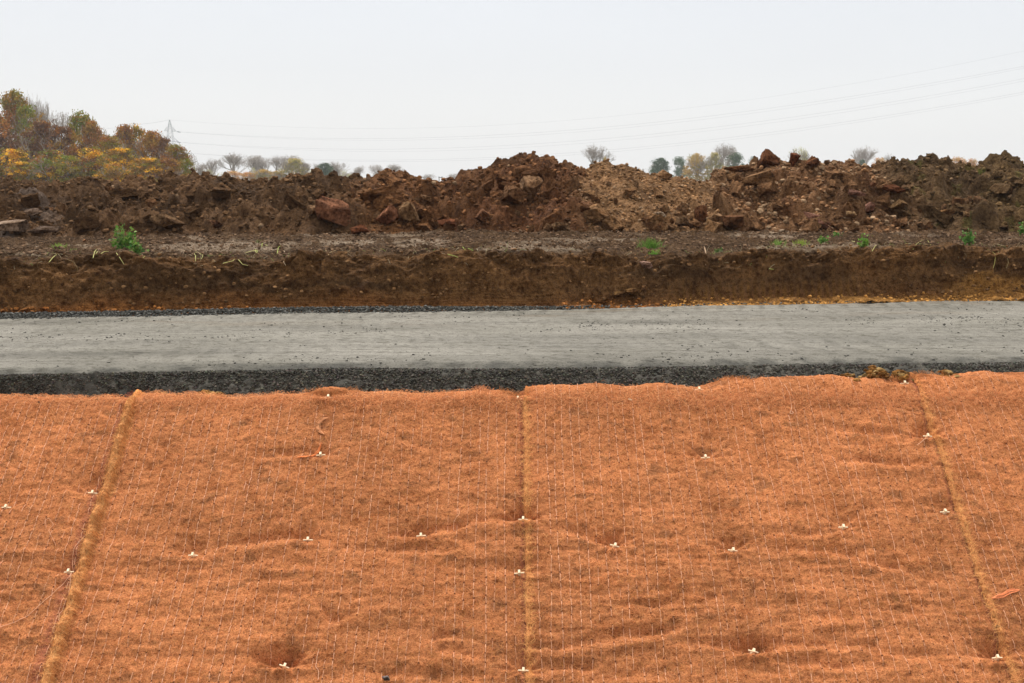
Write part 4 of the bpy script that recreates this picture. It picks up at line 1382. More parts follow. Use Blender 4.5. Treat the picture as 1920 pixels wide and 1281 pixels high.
def weed(px_, py_, w_, h_, nst, lab, seed, cols):
    r_ = np.random.default_rng(seed)
    p = hit_ledge(px_, py_)
    s = p[1] / F
    root = empty("leafy_weed", p)
    ST, LF = [], []
    for j in range(nst):
        a_ = r_.uniform(0, 2 * math.pi)
        rad_ = r_.random() ** 0.6 * w_ / 2 * s
        tip = np.array([math.cos(a_) * rad_, math.sin(a_) * rad_ * 0.6 - 0.01, h_ * s * (0.25 + 0.75 * r_.random()) * (1 - 0.35 * (rad_ / (w_ / 2 * s)) ** 2)])
        P_ = [np.array([0.1 * tip[0], 0, -0.01]), tip * np.array([0.45, 0.45, 0.7]), tip]
        v_, f_ = tube(P_, [0.0022, 0.0016, 0.001], 4)
        ST.append((v_, f_, (0.20, 0.26, 0.07)))
        for m_ in range(r_.integers(5, 9)):
            t_ = 1 - 0.15 * m_
            c_ = tip * t_ + r_.normal(size=3) * 0.01
            dd = np.array([math.cos(a_), math.sin(a_), 0.25]) + r_.normal(size=3) * 0.7
            cl_ = np.array(cols[r_.integers(0, len(cols))]) * (0.75 + 0.5 * r_.random())
            LF.append(leaf_fan(c_, dd, 5, 0.014 + 0.014 * r_.random(), r_, cl_))
    v_, f_, c_ = join(ST)
    mesh("stems", v_, f_, M_STALK, parent=root, col=c_)
    v_, f_, c_ = join(LF)
    mesh("leaves", v_, f_, M_LEAF, parent=root, col=c_, smooth=False)
    tag(root, lab, "weed", "green weeds on the bank")


G1 = [(0.09, 0.25, 0.03), (0.14, 0.30, 0.05), (0.05, 0.16, 0.03), (0.22, 0.34, 0.07)]
weed(235, 470, 50, 52, 46, "large bright green leafy weed on the left of the bank edge", 1, G1)
weed(258, 476, 34, 26, 22, "lower spreading green weed at the right foot of the large leafy one", 2, G1)
weed(1815, 460, 28, 32, 30, "rounded green weed on the bank edge near the right side", 3, [(0.09, 0.24, 0.05), (0.14, 0.30, 0.06), (0.18, 0.34, 0.08)])
weed(1620, 465, 22, 30, 16, "upright green weed growing over the bank edge", 4, [(0.20, 0.36, 0.05), (0.13, 0.28, 0.04)])
weed(1545, 456, 22, 14, 14, "low green weed left of the smallest upright one", 5, G1)
weed(1570, 446, 14, 14, 8, "smallest upright green weed on the bank edge", 6, G1)
weed(1915, 440, 14, 26, 14, "green weed cut off by the right edge of the picture", 7, G1)
weed(1348, 474, 14, 10, 8, "tiny green sprig below the bank edge right of the grass tuft", 9, [(0.10, 0.16, 0.04)])
weed(620, 354, 12, 6, 6, "tiny green sprig at the top of the long dark heap", 10, [(0.16, 0.22, 0.04)]) if False else None


def grass(px_, py_, w_, h_, n_, lab, seed, colr=(0.17, 0.34, 0.04), hit=None):
    r_ = np.random.default_rng(seed)
    p = (hit or hit_ledge)(px_, py_)
    s = p[1] / F
    V_, F_, C_ = [], [], []
    for j in range(n_):
        b = np.array([r_.normal() * w_ * s * 0.24, r_.normal() * 0.02, -0.005])
        ln = h_ * s * (0.4 + 0.75 * r_.random())
        an = r_.normal() * 0.5
        az = r_.uniform(0, 6.28)
        d = np.array([math.sin(an) * 1.0, 0.5 * math.sin(an) * math.sin(az), math.cos(an)])
        sd = np.array([math.cos(az), math.sin(az), 0]) * 0.0016
        m_ = b + d * ln * 0.6
        e_ = b + d * ln + np.array([math.sin(an) * ln * 0.25, 0, -0.12 * ln])
        k_ = len(V_)
        V_ += [b - sd, b + sd, m_ + sd * 0.9, m_ - sd * 0.9, e_ + sd * 0.2, e_ - sd * 0.2]
        F_ += [(k_, k_ + 1, k_ + 2, k_ + 3), (k_ + 3, k_ + 2, k_ + 4, k_ + 5)]
        cc_ = np.array(colr) * (0.7 + 0.6 * r_.random())
        C_ += [cc_] * 6
    o_ = mesh("grass_tuft", np.array(V_), np.array(F_), M_LEAF, col=np.array(C_), smooth=False)
    o_.location = p
    tag(o_, lab, "grass tuft", "grass tufts on the bank")


grass(1220, 466, 38, 24, 260, "thick bright green grass tuft on the bank edge right of the middle", 11, (0.14, 0.28, 0.04))
grass(1226, 476, 18, 12, 60, "small grass tuft hanging just under the thick one", 12, (0.15, 0.34, 0.03))
grass(1459, 460, 26, 14, 110, "leftmost of the small pale grass tufts by the clay pan", 13, (0.22, 0.36, 0.07))
grass(1501, 460, 24, 14, 90, "yellow-green grass tuft second along the clay pan", 14, (0.28, 0.38, 0.05))
grass(111, 467, 22, 14, 110, "small bright grass tuft near the left side of the bank edge", 15, (0.24, 0.40, 0.06))
grass(142, 472, 20, 8, 60, "flattened pale grass tuft beside the small bright one", 16, (0.30, 0.40, 0.10))
grass(484, 455, 18, 8, 40, "thin green grass on the ledge left of the pale clay pan", 17, (0.14, 0.26, 0.04))
grass(622, 356, 20, 10, 60, "green tuft near the crest of the long dark heap", 18, (0.12, 0.20, 0.03), hit_mound)
grass(1746, 324, 30, 10, 80, "yellowish tuft on the dark rooty heap", 19, (0.22, 0.24, 0.05), hit_mound)
grass(1870, 304, 14, 8, 40, "yellow tuft just below the pointed top of the right heap", 20, (0.30, 0.32, 0.06), hit_mound)
grass(1840, 326, 16, 14, 60, "green tuft on the left flank of the pointed right heap", 21, (0.16, 0.20, 0.03), hit_mound)
grass(1686, 332, 10, 10, 20, "thin pale stalks on the left flank of the dark rooty heap", 22, (0.36, 0.34, 0.12), hit_mound)


def stem(pts, lab, colr=(0.50, 0.48, 0.16), rad=0.0028, name="bent_stem", cat="stem", grp="bent pale stems along the bank edge"):
    L = []
    for seg_ in pts:
        P_ = []
        for (a_, b_) in seg_:
            q_ = hit_ledge(a_, b_)
            P_.append(q_ + np.array([0, -0.05, 0.012]))
        P_ = np.array(P_)
        t_ = np.linspace(0, len(P_) - 1, len(P_) * 3)
        Q = np.stack([np.interp(t_, range(len(P_)), P_[:, k_]) for k_ in range(3)], 1)
        v_, f_ = tube(Q, np.linspace(rad, rad * 0.5, len(Q)), 5)
        L.append((v_, f_, colr))
    v_, f_, c_ = join(L)
    tag(mesh(name, v_, f_, M_STALK, col=c_), lab, cat, grp)


stem([[(179, 486), (182, 474), (187, 467)], [(183, 480), (188, 473)]], "pair of short upright pale stems left of the large weed")
stem([[(97, 494), (106, 483), (116, 477), (124, 476)]], "curved pale stem lying over the bank edge on the far left")
stem([[(194, 478), (200, 474), (208, 474)]], "small curled yellow stem beside the large weed")
stem([[(222, 476), (230, 487), (237, 498)]], "straight pale stem hanging down left under the large weed")
stem([[(263, 508), (268, 490), (276, 482)], [(268, 488), (274, 517)]], "forked pale stem hanging under the large weed")
stem([[(366, 475), (370, 482), (370, 492)], [(368, 474), (384, 480), (381, 488)]], "two kinked stems like bent nails on the bank edge")
stem([[(421, 496), (440, 491), (450, 480)], [(450, 489), (458, 498), (468, 500)]], "long bent stem with a drooping end by the clay ledge")
stem([[(463, 476), (478, 472), (488, 471)], [(480, 470), (484, 478)]], "yellow stem lying flat behind the drooping one")
stem([[(493, 465), (494, 458), (505, 463)], [(482, 482), (485, 473), (481, 469)]], "two short green yellow stems on the ledge", (0.42, 0.50, 0.10))
stem([[(522, 478), (524, 466), (530, 462)]], "short upright green stem on the ledge", (0.42, 0.50, 0.10))
stem([[(556, 487), (558, 478)]], "single short pale stem standing on the bank edge")
stem([[(612, 470), (618, 480), (621, 482)], [(620, 476), (640, 468), (655, 466)]], "dry brown stem spread on the bank edge before the clay pan", (0.42, 0.30, 0.14))
stem([[(865, 462), (872, 470), (876, 474)], [(878, 468), (888, 472)]], "bright green stems sticking out left of the middle", (0.34, 0.46, 0.08))
stem([[(840, 479), (852, 482), (866, 487)]], "long thin green stem lying low left of the middle", (0.36, 0.44, 0.10))
stem([[(1594, 454), (1605, 457), (1612, 462)]], "thin yellow stem left of the upright weed")
stem([[(1630, 476), (1637, 464), (1640, 462)]], "short pale stem right of the upright weed")
stem([[(1708, 470), (1714, 460), (1724, 453), (1735, 450)], [(1735, 452), (1741, 462)]], "arched yellow stem on the bank edge on the right", (0.36, 0.32, 0.08))
stem([[(1856, 510), (1860, 496), (1862, 482), (1868, 474)], [(1862, 480), (1856, 474)]], "forked yellow root hanging down the bank on the right", (0.40, 0.34, 0.10))
stem([[(1882, 505), (1886, 494), (1884, 486)]], "thin root hanging beside the forked yellow one", (0.32, 0.24, 0.10), 0.002)
stem([[(1321, 499), (1322, 478), (1320, 466)], [(1321, 476), (1318, 462)]], "upright pale brown root sticking out of the bank right of the middle", (0.40, 0.26, 0.15), 0.0035)
stem([[(130, 488), (144, 494), (150, 505), (150, 512)]], "thin brown root hanging at the left of the bank", (0.25, 0.17, 0.07), 0.0018)
stem([[(1440, 506), (1448, 507)]], "tiny green stem low on the bank beside the grooves", (0.40, 0.45, 0.10))
stem([[(534, 472), (540, 480)], [(534, 492), (538, 500)]], "dry straw end on the bank edge by the clay ledge", (0.5, 0.36, 0.22), 0.003)


# dead straw, rootlets and seedlings littered along the lip of the bank: far too many to count
r_ = np.random.default_rng(77)
L = []
for j in range(900):
    x_ = r_.uniform(-4.5, 5.2)
    yl_, zl_ = lip(np.array(x_))
    if fbm(np.array(x_ * 1.2), np.array(0.3), 3, 181) < -0.15 and j % 3:
        continue
    dy_ = r_.normal() * 0.10 + 0.05
    y_ = float(yl_) + dy_
    z_ = float(ledge_z(np.array(x_), np.array(y_))) + 0.012 if dy_ > 0 else float(zl_) + dy_ * 0.7 + 0.02
    ln = 0.02 + 0.07 * r_.random() ** 2
    a_, b_ = r_.uniform(0, 6.28), r_.normal() * 0.6
    d_ = np.array([math.cos(a_) * math.cos(b_), math.sin(a_) * 0.5, math.sin(b_)])
    P_ = np.array([x_, y_ - 0.03, z_])
    v_, f_ = tube([P_, P_ + d_ * ln * 0.5 + np.array([0, -0.004, 0.006]), P_ + d_ * ln], [0.0016, 0.0014, 0.0006], 3)
    cl_ = [(0.42, 0.33, 0.18), (0.30, 0.20, 0.09), (0.22, 0.30, 0.06), (0.50, 0.42, 0.26)][r_.integers(0, 4)]
    L.append((v_, f_, np.array(cl_) * (0.6 + 0.5 * r_.random())))
v_, f_, c_ = join(L)
tag(mesh("straw_litter", v_, f_, M_STALK, col=c_), "dead straw, rootlets and seedlings along the lip of the bank", kind="stuff")

# ------------------------------------------------------------------ trees
def bare(seed, levels=6, spread=0.5, up=0.35, trunk=0.22, nb=3, thick=0.016, twig=0.0022, first_=0.25):
    """normalised bare tree of height about 1: branches as thin tapering prisms"""
    r_ = random.Random(seed)
    seg = []

    def grow(p, d, L, rad, lev):
        n_ = 3
        q = p
        for i in range(n_):
            d = np.array([d[0] + r_.gauss(0, 0.09), d[1] + r_.gauss(0, 0.09), d[2] + r_.gauss(0, 0.06) + 0.03])
            d /= np.linalg.norm(d)
            e_ = q + d * L / n_
            r1 = max(rad * (1 - 0.16 * (i + 1)), twig)
            seg.append((q, e_, max(rad * (1 - 0.16 * i), twig), r1))
            q = e_
            if lev > 1 and lev < levels and i < n_ - 1 and r_.random() < 0.75:
                branch(q, d, L * 0.72, r1 * 0.5, lev - 1)
        if lev > 0:
            for _ in range(nb if lev > 1 else 2):
                branch(q, d, L * r_.uniform(0.62, 0.85), rad * 0.58, lev - 1)

    def branch(p, d, L, rad, lev):
        a_ = r_.uniform(0, 6.283)
        t_ = abs(r_.gauss(spread, 0.18))
        s_ = np.cross(d, [0.3, 0.5, 0.1])
        s_ /= np.linalg.norm(s_)
        s2_ = np.cross(d, s_)
        nd = d * math.cos(t_) + (s_ * math.cos(a_) + s2_ * math.sin(a_)) * math.sin(t_)
        nd[2] += up * 0.35
        nd /= np.linalg.norm(nd)
        grow(p, nd, L, rad, lev)
    grow(np.array([0., 0, 0]), np.array([0., 0, 1]), first_, thick, levels)
    A = np.array([s_[0] for s_ in seg])
    B = np.array([s_[1] for s_ in seg])
    ra, rb = np.array([s_[2] for s_ in seg]), np.array([s_[3] for s_ in seg])
    T = B - A
    T /= np.linalg.norm(T, axis=1)[:, None]
    s_ = np.cross(T, np.array([0.31, 0.52, 0.2]))
    s_ /= np.linalg.norm(s_, axis=1)[:, None]
    s2_ = np.cross(T, s_)
    Vv = []
    for P_, rr_ in ((A, ra), (B, rb)):
        for j in range(3):
            t_ = 2.0944 * j
            Vv.append(P_ + rr_[:, None] * (math.cos(t_) * s_ + math.sin(t_) * s2_))
    Vv = np.stack(Vv, 1)
    q = np.array([[0, 1, 4, 3], [1, 2, 5, 4], [2, 0, 3, 5]])
    Fq = (q[None] + (np.arange(len(seg)) * 6)[:, None, None]).reshape(-1, 4)
    Vv = Vv.reshape(-1, 3)
    zmax = np.percentile(Vv[:, 2], 99.0)
    wid = np.percentile(np.hypot(Vv[:, 0], Vv[:, 1]), 90)
    Vv[:, 2] /= zmax
    Vv[:, :2] /= (wid * 2)                       # width 1, height 1
    # a natural outline: twigs beyond the rounded crown are left off
    E = Vv.reshape(-1, 6, 3)[:, 3:].mean(1)
    hull = (np.hypot(E[:, 0], E[:, 1]) / (0.5 + 0.05 * np.sin(E[:, 0] * 30))) ** 2 + (np.clip(E[:, 2] - 0.55, 0, 9) / 0.46) ** 2
    ok_ = hull < 1.05 + 0.12 * np.sin(E[:, 1] * 40 + E[:, 2] * 25)
    if levels >= 7:                                       # the finest twigs stand thinly
        ok_ &= (rb > twig * 1.6) | (np.sin(np.arange(len(rb)) * 12.9898) * 43758.5453 % 1 < 0.5)
    ok_[:3] = True
    Vv = Vv.reshape(-1, 6, 3)[ok_].reshape(-1, 3)
    Fq = (q[None] + (np.arange(int(ok_.sum())) * 6)[:, None, None]).reshape(-1, 4)
    nt_ = 3 * 3                                 # faces of the trunk
    return Vv, Fq, nt_


def crown(seed, ncl, nlf, leaf, pal, low=0.1, top_w=0.35, spreadc=0.055, gappy=0.2):
    """normalised leafy crown, width 1, height 1: clusters of leaves in an uneven hull"""
    r_ = np.random.default_rng(seed)
    zc = low + (1 - low) * r_.random(ncl) ** 0.9
    a_ = r_.uniform(0, 6.283, ncl)
    prof = np.sqrt(np.clip(1 - ((zc - (low + 0.42 * (1 - low))) / (0.60 * (1 - low))) ** 2, 0, 1))
    rad_ = 0.46 * prof * (0.72 + 0.3 * vn(a_ * 1.3, zc * 4, seed)) * r_.random(ncl) ** 0.35
    C = np.stack([rad_ * np.cos(a_), rad_ * np.sin(a_), zc], 1)
    C = C[r_.random(ncl) > gappy]
    n_ = len(C) * nlf
    idx = np.repeat(np.arange(len(C)), nlf)
    cs_ = spreadc * (0.6 + 0.8 * r_.random(len(C)))
    P = C[idx] + r_.normal(size=(n_, 3)) * cs_[idx][:, None] * np.array([1, 1, 0.62])
    P[:, 2] = np.clip(P[:, 2], 0.02, 1.05)
    U = r_.normal(size=(n_, 3))
    U /= np.linalg.norm(U, axis=1)[:, None]
    W = np.cross(U, r_.normal(size=(n_, 3)))
    W /= np.linalg.norm(W, axis=1)[:, None]
    sz = leaf * (0.6 + 0.8 * r_.random(n_))[:, None]
    Q = np.stack([P - U * sz, P + W * sz * 0.6, P + U * sz, P - W * sz * 0.6], 1).reshape(-1, 3)
    Fq = np.arange(len(Q)).reshape(-1, 4)
    pal = np.asarray(pal)
    # a tree's palette drifts over its crown
    w_ = np.clip(0.5 + 0.9 * vn(C[:, 0] * 3 + seed, C[:, 2] * 3, seed + 5) + 0.25 * r_.normal(size=len(C)), 0, 0.999)
    cid = (w_ * len(pal)).astype(int)
    cc_ = pal[cid][idx] * (0.65 + 0.7 * r_.random(n_))[:, None]
    return Q, Fq, np.repeat(cc_, 4, 0)


RUST, PURP, OLIVE = (0.34, 0.130, 0.014), (0.17, 0.072, 0.022), (0.26, 0.215, 0.011)
GOLD, GREEN, BRNO, ORG = (0.85, 0.48, 0.013), (0.19, 0.23, 0.012), (0.32, 0.175, 0.012), (0.55, 0.245, 0.014)
KINDS_ = {
    "brown": dict(pal=[BRNO, OLIVE, RUST, BRNO], ncl=200, nlf=46),
    "purple": dict(pal=[PURP, PURP, RUST, BRNO], ncl=190, nlf=46),
    "olive": dict(pal=[OLIVE, GREEN, BRNO, OLIVE], ncl=170, nlf=46),
    "gold": dict(pal=[BRNO, OLIVE, GOLD, ORG, OLIVE, BRNO], ncl=190, nlf=46),
    "rust": dict(pal=[BRNO, RUST, ORG, PURP, BRNO], ncl=200, nlf=46),
    "mixed": dict(pal=[GOLD, PURP, OLIVE, RUST, GREEN], ncl=180, nlf=46),
}
LEAFY = {}
for j, (nm, kw) in enumerate(KINDS_.items()):
    for q_ in range(2):
        LEAFY[nm, q_] = (crown(500 + j * 3 + q_, kw["ncl"], kw["nlf"], 0.017, kw["pal"], low=0.02, spreadc=0.042, gappy=0.15), bare(520 + j * 3 + q_, 5, 0.55, 0.4, nb=2, thick=0.018, twig=0.0009, first_=0.26))
TMESH = {}


def put_tree(key, px_, top, w_px, Y, lab, cat="tree", group=None, name="tree", rz=0.0, ground=-1.0, leaf_mat=None):
    p = at(px_, top, Y)
    Ht = p[2] - ground
    W = w_px / F * Y
    root = empty(name, (p[0], Y, ground), (0, 0, rz))
    root.scale = (W, W, Ht)
    for nm, me in TMESH[key]:
        o_ = bpy.data.objects.new(nm, me)
        COL.objects.link(o_)
        o_.parent = root
    tag(root, lab, cat, group)
    return root


def build_key(key, crownd, bared, twigmat=None):
    L = []
    if bared is not None:
        v_, f_, nt_ = bared
        o_ = mesh("trunk", v_, f_[:nt_], M_BARK)
        L.append(("trunk", o_.data))
        bpy.data.objects.remove(o_)
        o_ = mesh("branches", v_, f_[nt_:], twigmat or M_TWIG, smooth=False)
        L.append(("branches", o_.data))
        bpy.data.objects.remove(o_)
    if crownd is not None:
        o_ = mesh("crown", crownd[0], crownd[1], M_LEAF, col=crownd[2], smooth=False)
        L.append(("crown", o_.data))
        bpy.data.objects.remove(o_)
    TMESH[key] = L


for (nm, q_), (cr, br) in LEAFY.items():
    build_key((nm, q_), cr, br)
for q_ in range(4):
    build_key(("bare", q_), None, bare(600 + q_, 7, 0.40, 0.70, nb=2, thick=0.011, twig=0.00038, first_=0.085))
for q_ in range(2):
    build_key(("lean", q_), None, bare(640 + q_, 5, 0.35, 0.55, nb=3, thick=0.011, twig=0.0015, first_=0.3))
build_key(("willow", 0), crown(701, 190, 60, 0.014, [(0.50, 0.34, 0.06), (0.52, 0.32, 0.05), (0.34, 0.30, 0.07)], 0.02, spreadc=0.045, gappy=0.1), bare(702, 5, 0.4, 0.6, nb=3, thick=0.014, twig=0.0016))
build_key(("willow", 1), crown(703, 190, 60, 0.014, [(0.65, 0.42, 0.05), (0.48, 0.36, 0.05), (0.36, 0.32, 0.07)], 0.02, spreadc=0.045, gappy=0.1), bare(704, 5, 0.4, 0.6, nb=3, thick=0.014, twig=0.0016))
build_key(("thin", 0), crown(705, 110, 26, 0.011, [(0.50, 0.48, 0.16), (0.45, 0.38, 0.14)], 0.15, spreadc=0.06, gappy=0.2), bare(706, 5, 0.45, 0.5, nb=3, thick=0.014, twig=0.0018))
build_key(("dark", 0), crown(707, 220, 60, 0.016, [(0.045, 0.10, 0.030), (0.065, 0.12, 0.035), (0.035, 0.08, 0.028)], 0.02, spreadc=0.05, gappy=0.08), bare(708, 4, 0.5, 0.4, nb=3, thick=0.02))
build_key(("dark", 1), crown(709, 120, 60, 0.018, [(0.055, 0.12, 0.040), (0.08, 0.15, 0.05), (0.045, 0.09, 0.035)], 0.02, spreadc=0.055, gappy=0.25), bare(710, 4, 0.5, 0.4, nb=3, thick=0.02))
build_key(("amber", 0), crown(711, 160, 60, 0.014, [(0.65, 0.32, 0.08), (0.55, 0.34, 0.09), (0.45, 0.30, 0.10)], 0.02, spreadc=0.05, gappy=0.1), bare(712, 4, 0.5, 0.5, nb=3, thick=0.016))

WG = "autumn wood on the left"
WOOD = [("brown", 0, -70, 168, 120, 112, "tall brown-leaved tree cut off by the left edge of the picture"),
        ("purple", 1, -20, 240, 110, 105, "purplish brown tree at the very left, in front of a taller brown one"),
        ("brown", 1, 22, 178, 80, 118, "tallest brown-leaved tree of the wood, with open top"),
        ("olive", 0, 52, 205, 66, 116, "green-topped tree just right of the tallest brown one"),
        ("purple", 0, 78, 232, 76, 104, "dark purplish red tree below the bare leaning trunks"),
        ("mixed", 0, 18, 282, 92, 95, "low yellow and green tree at the left end of the wood"),
        ("gold", 1, 40, 305, 60, 92, "low golden bush of the wood near the left edge"),
        ("purple", 1, 112, 240, 70, 103, "reddish brown tree in the middle of the wood's left half"),
        ("olive", 1, 150, 213, 60, 116, "green and yellow tree standing up alone between two dips"),
        ("rust", 0, 172, 232, 52, 110, "rusty tree at the right flank of the green and yellow one"),
        ("mixed", 1, 96, 285, 80, 94, "low dark olive tree under the purplish red one"),
        ("olive", 0, 128, 295, 64, 93, "low olive tree at the middle of the wood's foot"),
        ("brown", 0, 205, 258, 60, 104, "brown tree in the dip of the wood's outline"),
        ("mixed", 0, 170, 280, 70, 95, "low tree with yellow patches right of the wood's middle"),
        ("rust", 1, 232, 240, 50, 112, "orange brown tree with an open twiggy top"),
        ("gold", 0, 255, 238, 44, 113, "golden-topped tree left of the pylon"),
        ("gold", 1, 225, 280, 74, 94, "low golden tree in front of the orange brown one"),
        ("rust", 0, 285, 250, 60, 108, "russet tree in front of the pylon"),
        ("gold", 0, 210, 306, 54, 90, "brightest golden bush at the wood's foot"),
        ("purple", 0, 305, 262, 50, 106, "dark purplish tree just right of the russet one"),
        ("brown", 1, 330, 275, 56, 104, "brown tree sloping down at the right end of the wood"),
        ("gold", 1, 275, 298, 70, 92, "wide golden bush below the russet tree"),
        ("rust", 1, 318, 300, 60, 93, "low russet bush near the right end of the wood"),
        ("olive", 1, 348, 300, 36, 100, "last olive bush at the right end of the wood")]
for i_, (nm, q_, px_, top, w_, Y_, lab) in enumerate(WOOD):
    put_tree((nm, q_), px_, top, w_ * 1.5, Y_, lab, group=WG, name="autumn_tree", rz=i_ * 1.3)
for i_, (px_, top, w_, lab) in enumerate([(50, 172, 44, "upright bare tree rising behind the tallest brown-leaved tree"), (72, 180, 46, "bare leaning tree right of the upright bare one"), (92, 186, 50, "lower bare leaning tree with fine twigs on the wood's slope"),
                                          (112, 208, 60, "bare grey tree in the first dip of the wood"), (180, 218, 34, "bare tree behind the rusty tree"), (200, 245, 44, "low bare tree in the dip right of the green and yellow one"), (240, 236, 40, "bare twiggy tree behind the orange brown one"), (300, 250, 44, "bare tree behind the russet tree by the pylon")]):
    put_tree((("lean", i_ % 2) if i_ < 3 else ("bare", i_ % 4)), px_, top, w_, 122, lab, group=WG, name="bare_tree", rz=i_ * 2.1)

BG = "distant trees behind the heaps"
FAR = [("bare", 0, 370, 303, 34, 200, "small bare tree right beside the end of the autumn wood"),
       ("thin", 0, 388, 318, 34, 210, "small pale green bush right of the autumn wood"),
       ("bare", 1, 412, 296, 44, 300, "bare tree at the left end of the long bare row"),
       ("bare", 2, 448, 284, 52, 300, "tallest bare tree in the long bare row"),
       ("bare", 3, 474, 290, 36, 305, "bare tree right of the tallest one in the long row"),
       ("bare", 0, 500, 289, 44, 310, "bare tree above the low orange bushes"),
       ("bare", 2, 522, 289, 38, 310, "bare tree left of the golden willow"),
       ("bare", 3, 545, 290, 40, 315, "bare tree rising behind the golden willow"),
       ("bare", 1, 585, 305, 34, 315, "faint bare tree between the golden willow and the dark round tree"),
       ("amber", 0, 436, 322, 50, 220, "low orange bush under the tallest bare tree"),
       ("willow", 0, 492, 319, 54, 220, "low yellow-brown bush left of the golden willow"),
       ("thin", 0, 474, 314, 18, 225, "narrow greenish bush in front of the bare row"),
       ("willow", 1, 552, 300, 66, 230, "broad golden willow left of the dark round tree"),
       ("dark", 0, 609, 308, 46, 225, "dark green round evergreen tree behind the long heap"),
       ("amber", 0, 464, 324, 44, 218, "second low orange bush, between the first one and the yellow-brown bush"),
       ("thin", 0, 584, 318, 40, 305, "pale hedge bush left of the dark round evergreen"),
       ("willow", 0, 520, 322, 44, 228, "low ochre bush under the golden willow's left side"),
       ("thin", 0, 640, 318, 44, 315, "pale hedge bush right of the dark round evergreen"),
       ("thin", 0, 716, 322, 44, 330, "pale hedge bush behind the left slope of the small pointed heap"),
       ("bare", 0, 634, 300, 46, 310, "bare tree right of the dark round evergreen"),
       ("thin", 0, 658, 326, 30, 300, "low grey-green bush between two bare trees"),
       ("bare", 1, 684, 310, 42, 330, "bare tree left of the small pointed heap"),
       ("bare", 3, 704, 308, 30, 330, "bare tree just beside the slope of the small pointed heap"),
       ("bare", 2, 732, 306, 46, 335, "bare tree showing over the top of the small pointed heap"),
       ("bare", 1, 811, 325, 34, 400, "small round bare tree beside the wooden pole frame"),
       ("thin", 0, 815, 340, 30, 380, "low yellowish bush under the wooden pole frame"),
       ("bare", 3, 850, 325, 28, 400, "small bare tree right of the wooden pole frame"),
       ("bare", 2, 886, 321, 30, 400, "faint bare tree half hidden by the broad middle heap"),
       ("bare", 2, 1116, 268, 54, 260, "single tall bare tree standing above the dip between two heaps"),
       ("willow", 1, 1134, 297, 14, 240, "tiny bright yellow bush on the crest beside the single bare tree"),
       ("bare", 0, 1200, 312, 30, 300, "small faint bare tree left of the dark evergreens"),
       ("dark", 0, 1238, 299, 46, 230, "dark evergreen tree left of the yellow-brown willows"),
       ("dark", 1, 1274, 297, 34, 235, "dark evergreen with a ragged left side before the willows"),
       ("willow", 0, 1306, 291, 62, 225, "large yellow-brown willow in the gap between heaps"),
       ("willow", 1, 1340, 289, 40, 222, "golden willow left of the tall twiggy bare tree"),
       ("bare", 2, 1356, 265, 42, 250, "tall bare tree rising above the golden willow"),
       ("bare", 3, 1376, 275, 20, 255, "slim bare tree right of the tall one"),
       ("dark", 1, 1380, 290, 44, 235, "dark grey-green tree left of the pointed crest block"),
       ("dark", 1, 1412, 297, 22, 240, "small dark grey-green tree touching the stony heap"),
       ("thin", 0, 1360, 310, 22, 215, "small yellow bush right of the golden willow"),
       ("thin", 0, 1499, 277, 48, 220, "half bare yellow-green tree behind the squarish blocks"),
       ("bare", 1, 1497, 279, 44, 222, "bare tree among the leaves behind the squarish blocks"),
       ("bare", 3, 1558, 300, 40, 420, "faint low tree left in the hazy row on the right"),
       ("bare", 0, 1590, 298, 40, 420, "faint low tree right in the hazy row on the right"),
       ("bare", 2, 1628, 272, 50, 270, "spreading bare tree on the right above the heaps"),
       ("dark", 0, 1617, 302, 22, 260, "small dark bush under the spreading bare tree"),
       ("amber", 0, 1650, 298, 44, 265, "orange-brown bush right of the spreading bare tree"),
       ("bare", 1, 1668, 286, 22, 280, "small bare tree above the orange-brown bush"),
       ("willow", 0, 1752, 292, 30, 260, "round olive bush behind the dark rooty heap"),
       ("amber", 0, 1796, 297, 48, 250, "orange bush in the gap left of the pointed right heap"),
       ("amber", 0, 1824, 300, 34, 255, "second orange bush touching the pointed right heap"),
       ("bare", 3, 1908, 308, 34, 300, "faint bare tree at the right edge of the picture")]
for i_, (nm, q_, px_, top, w_, Y_, lab) in enumerate(FAR):
    put_tree((nm, q_), px_, top, w_ * ((1.6 if 400 < px_ < 560 else 1.35) if nm == 'bare' else 1.15), Y_, lab, group=BG, name="bush" if "bush" in lab else "tree", cat="bush" if "bush" in lab else "tree", rz=i_ * 1.7, ground=-1.3)

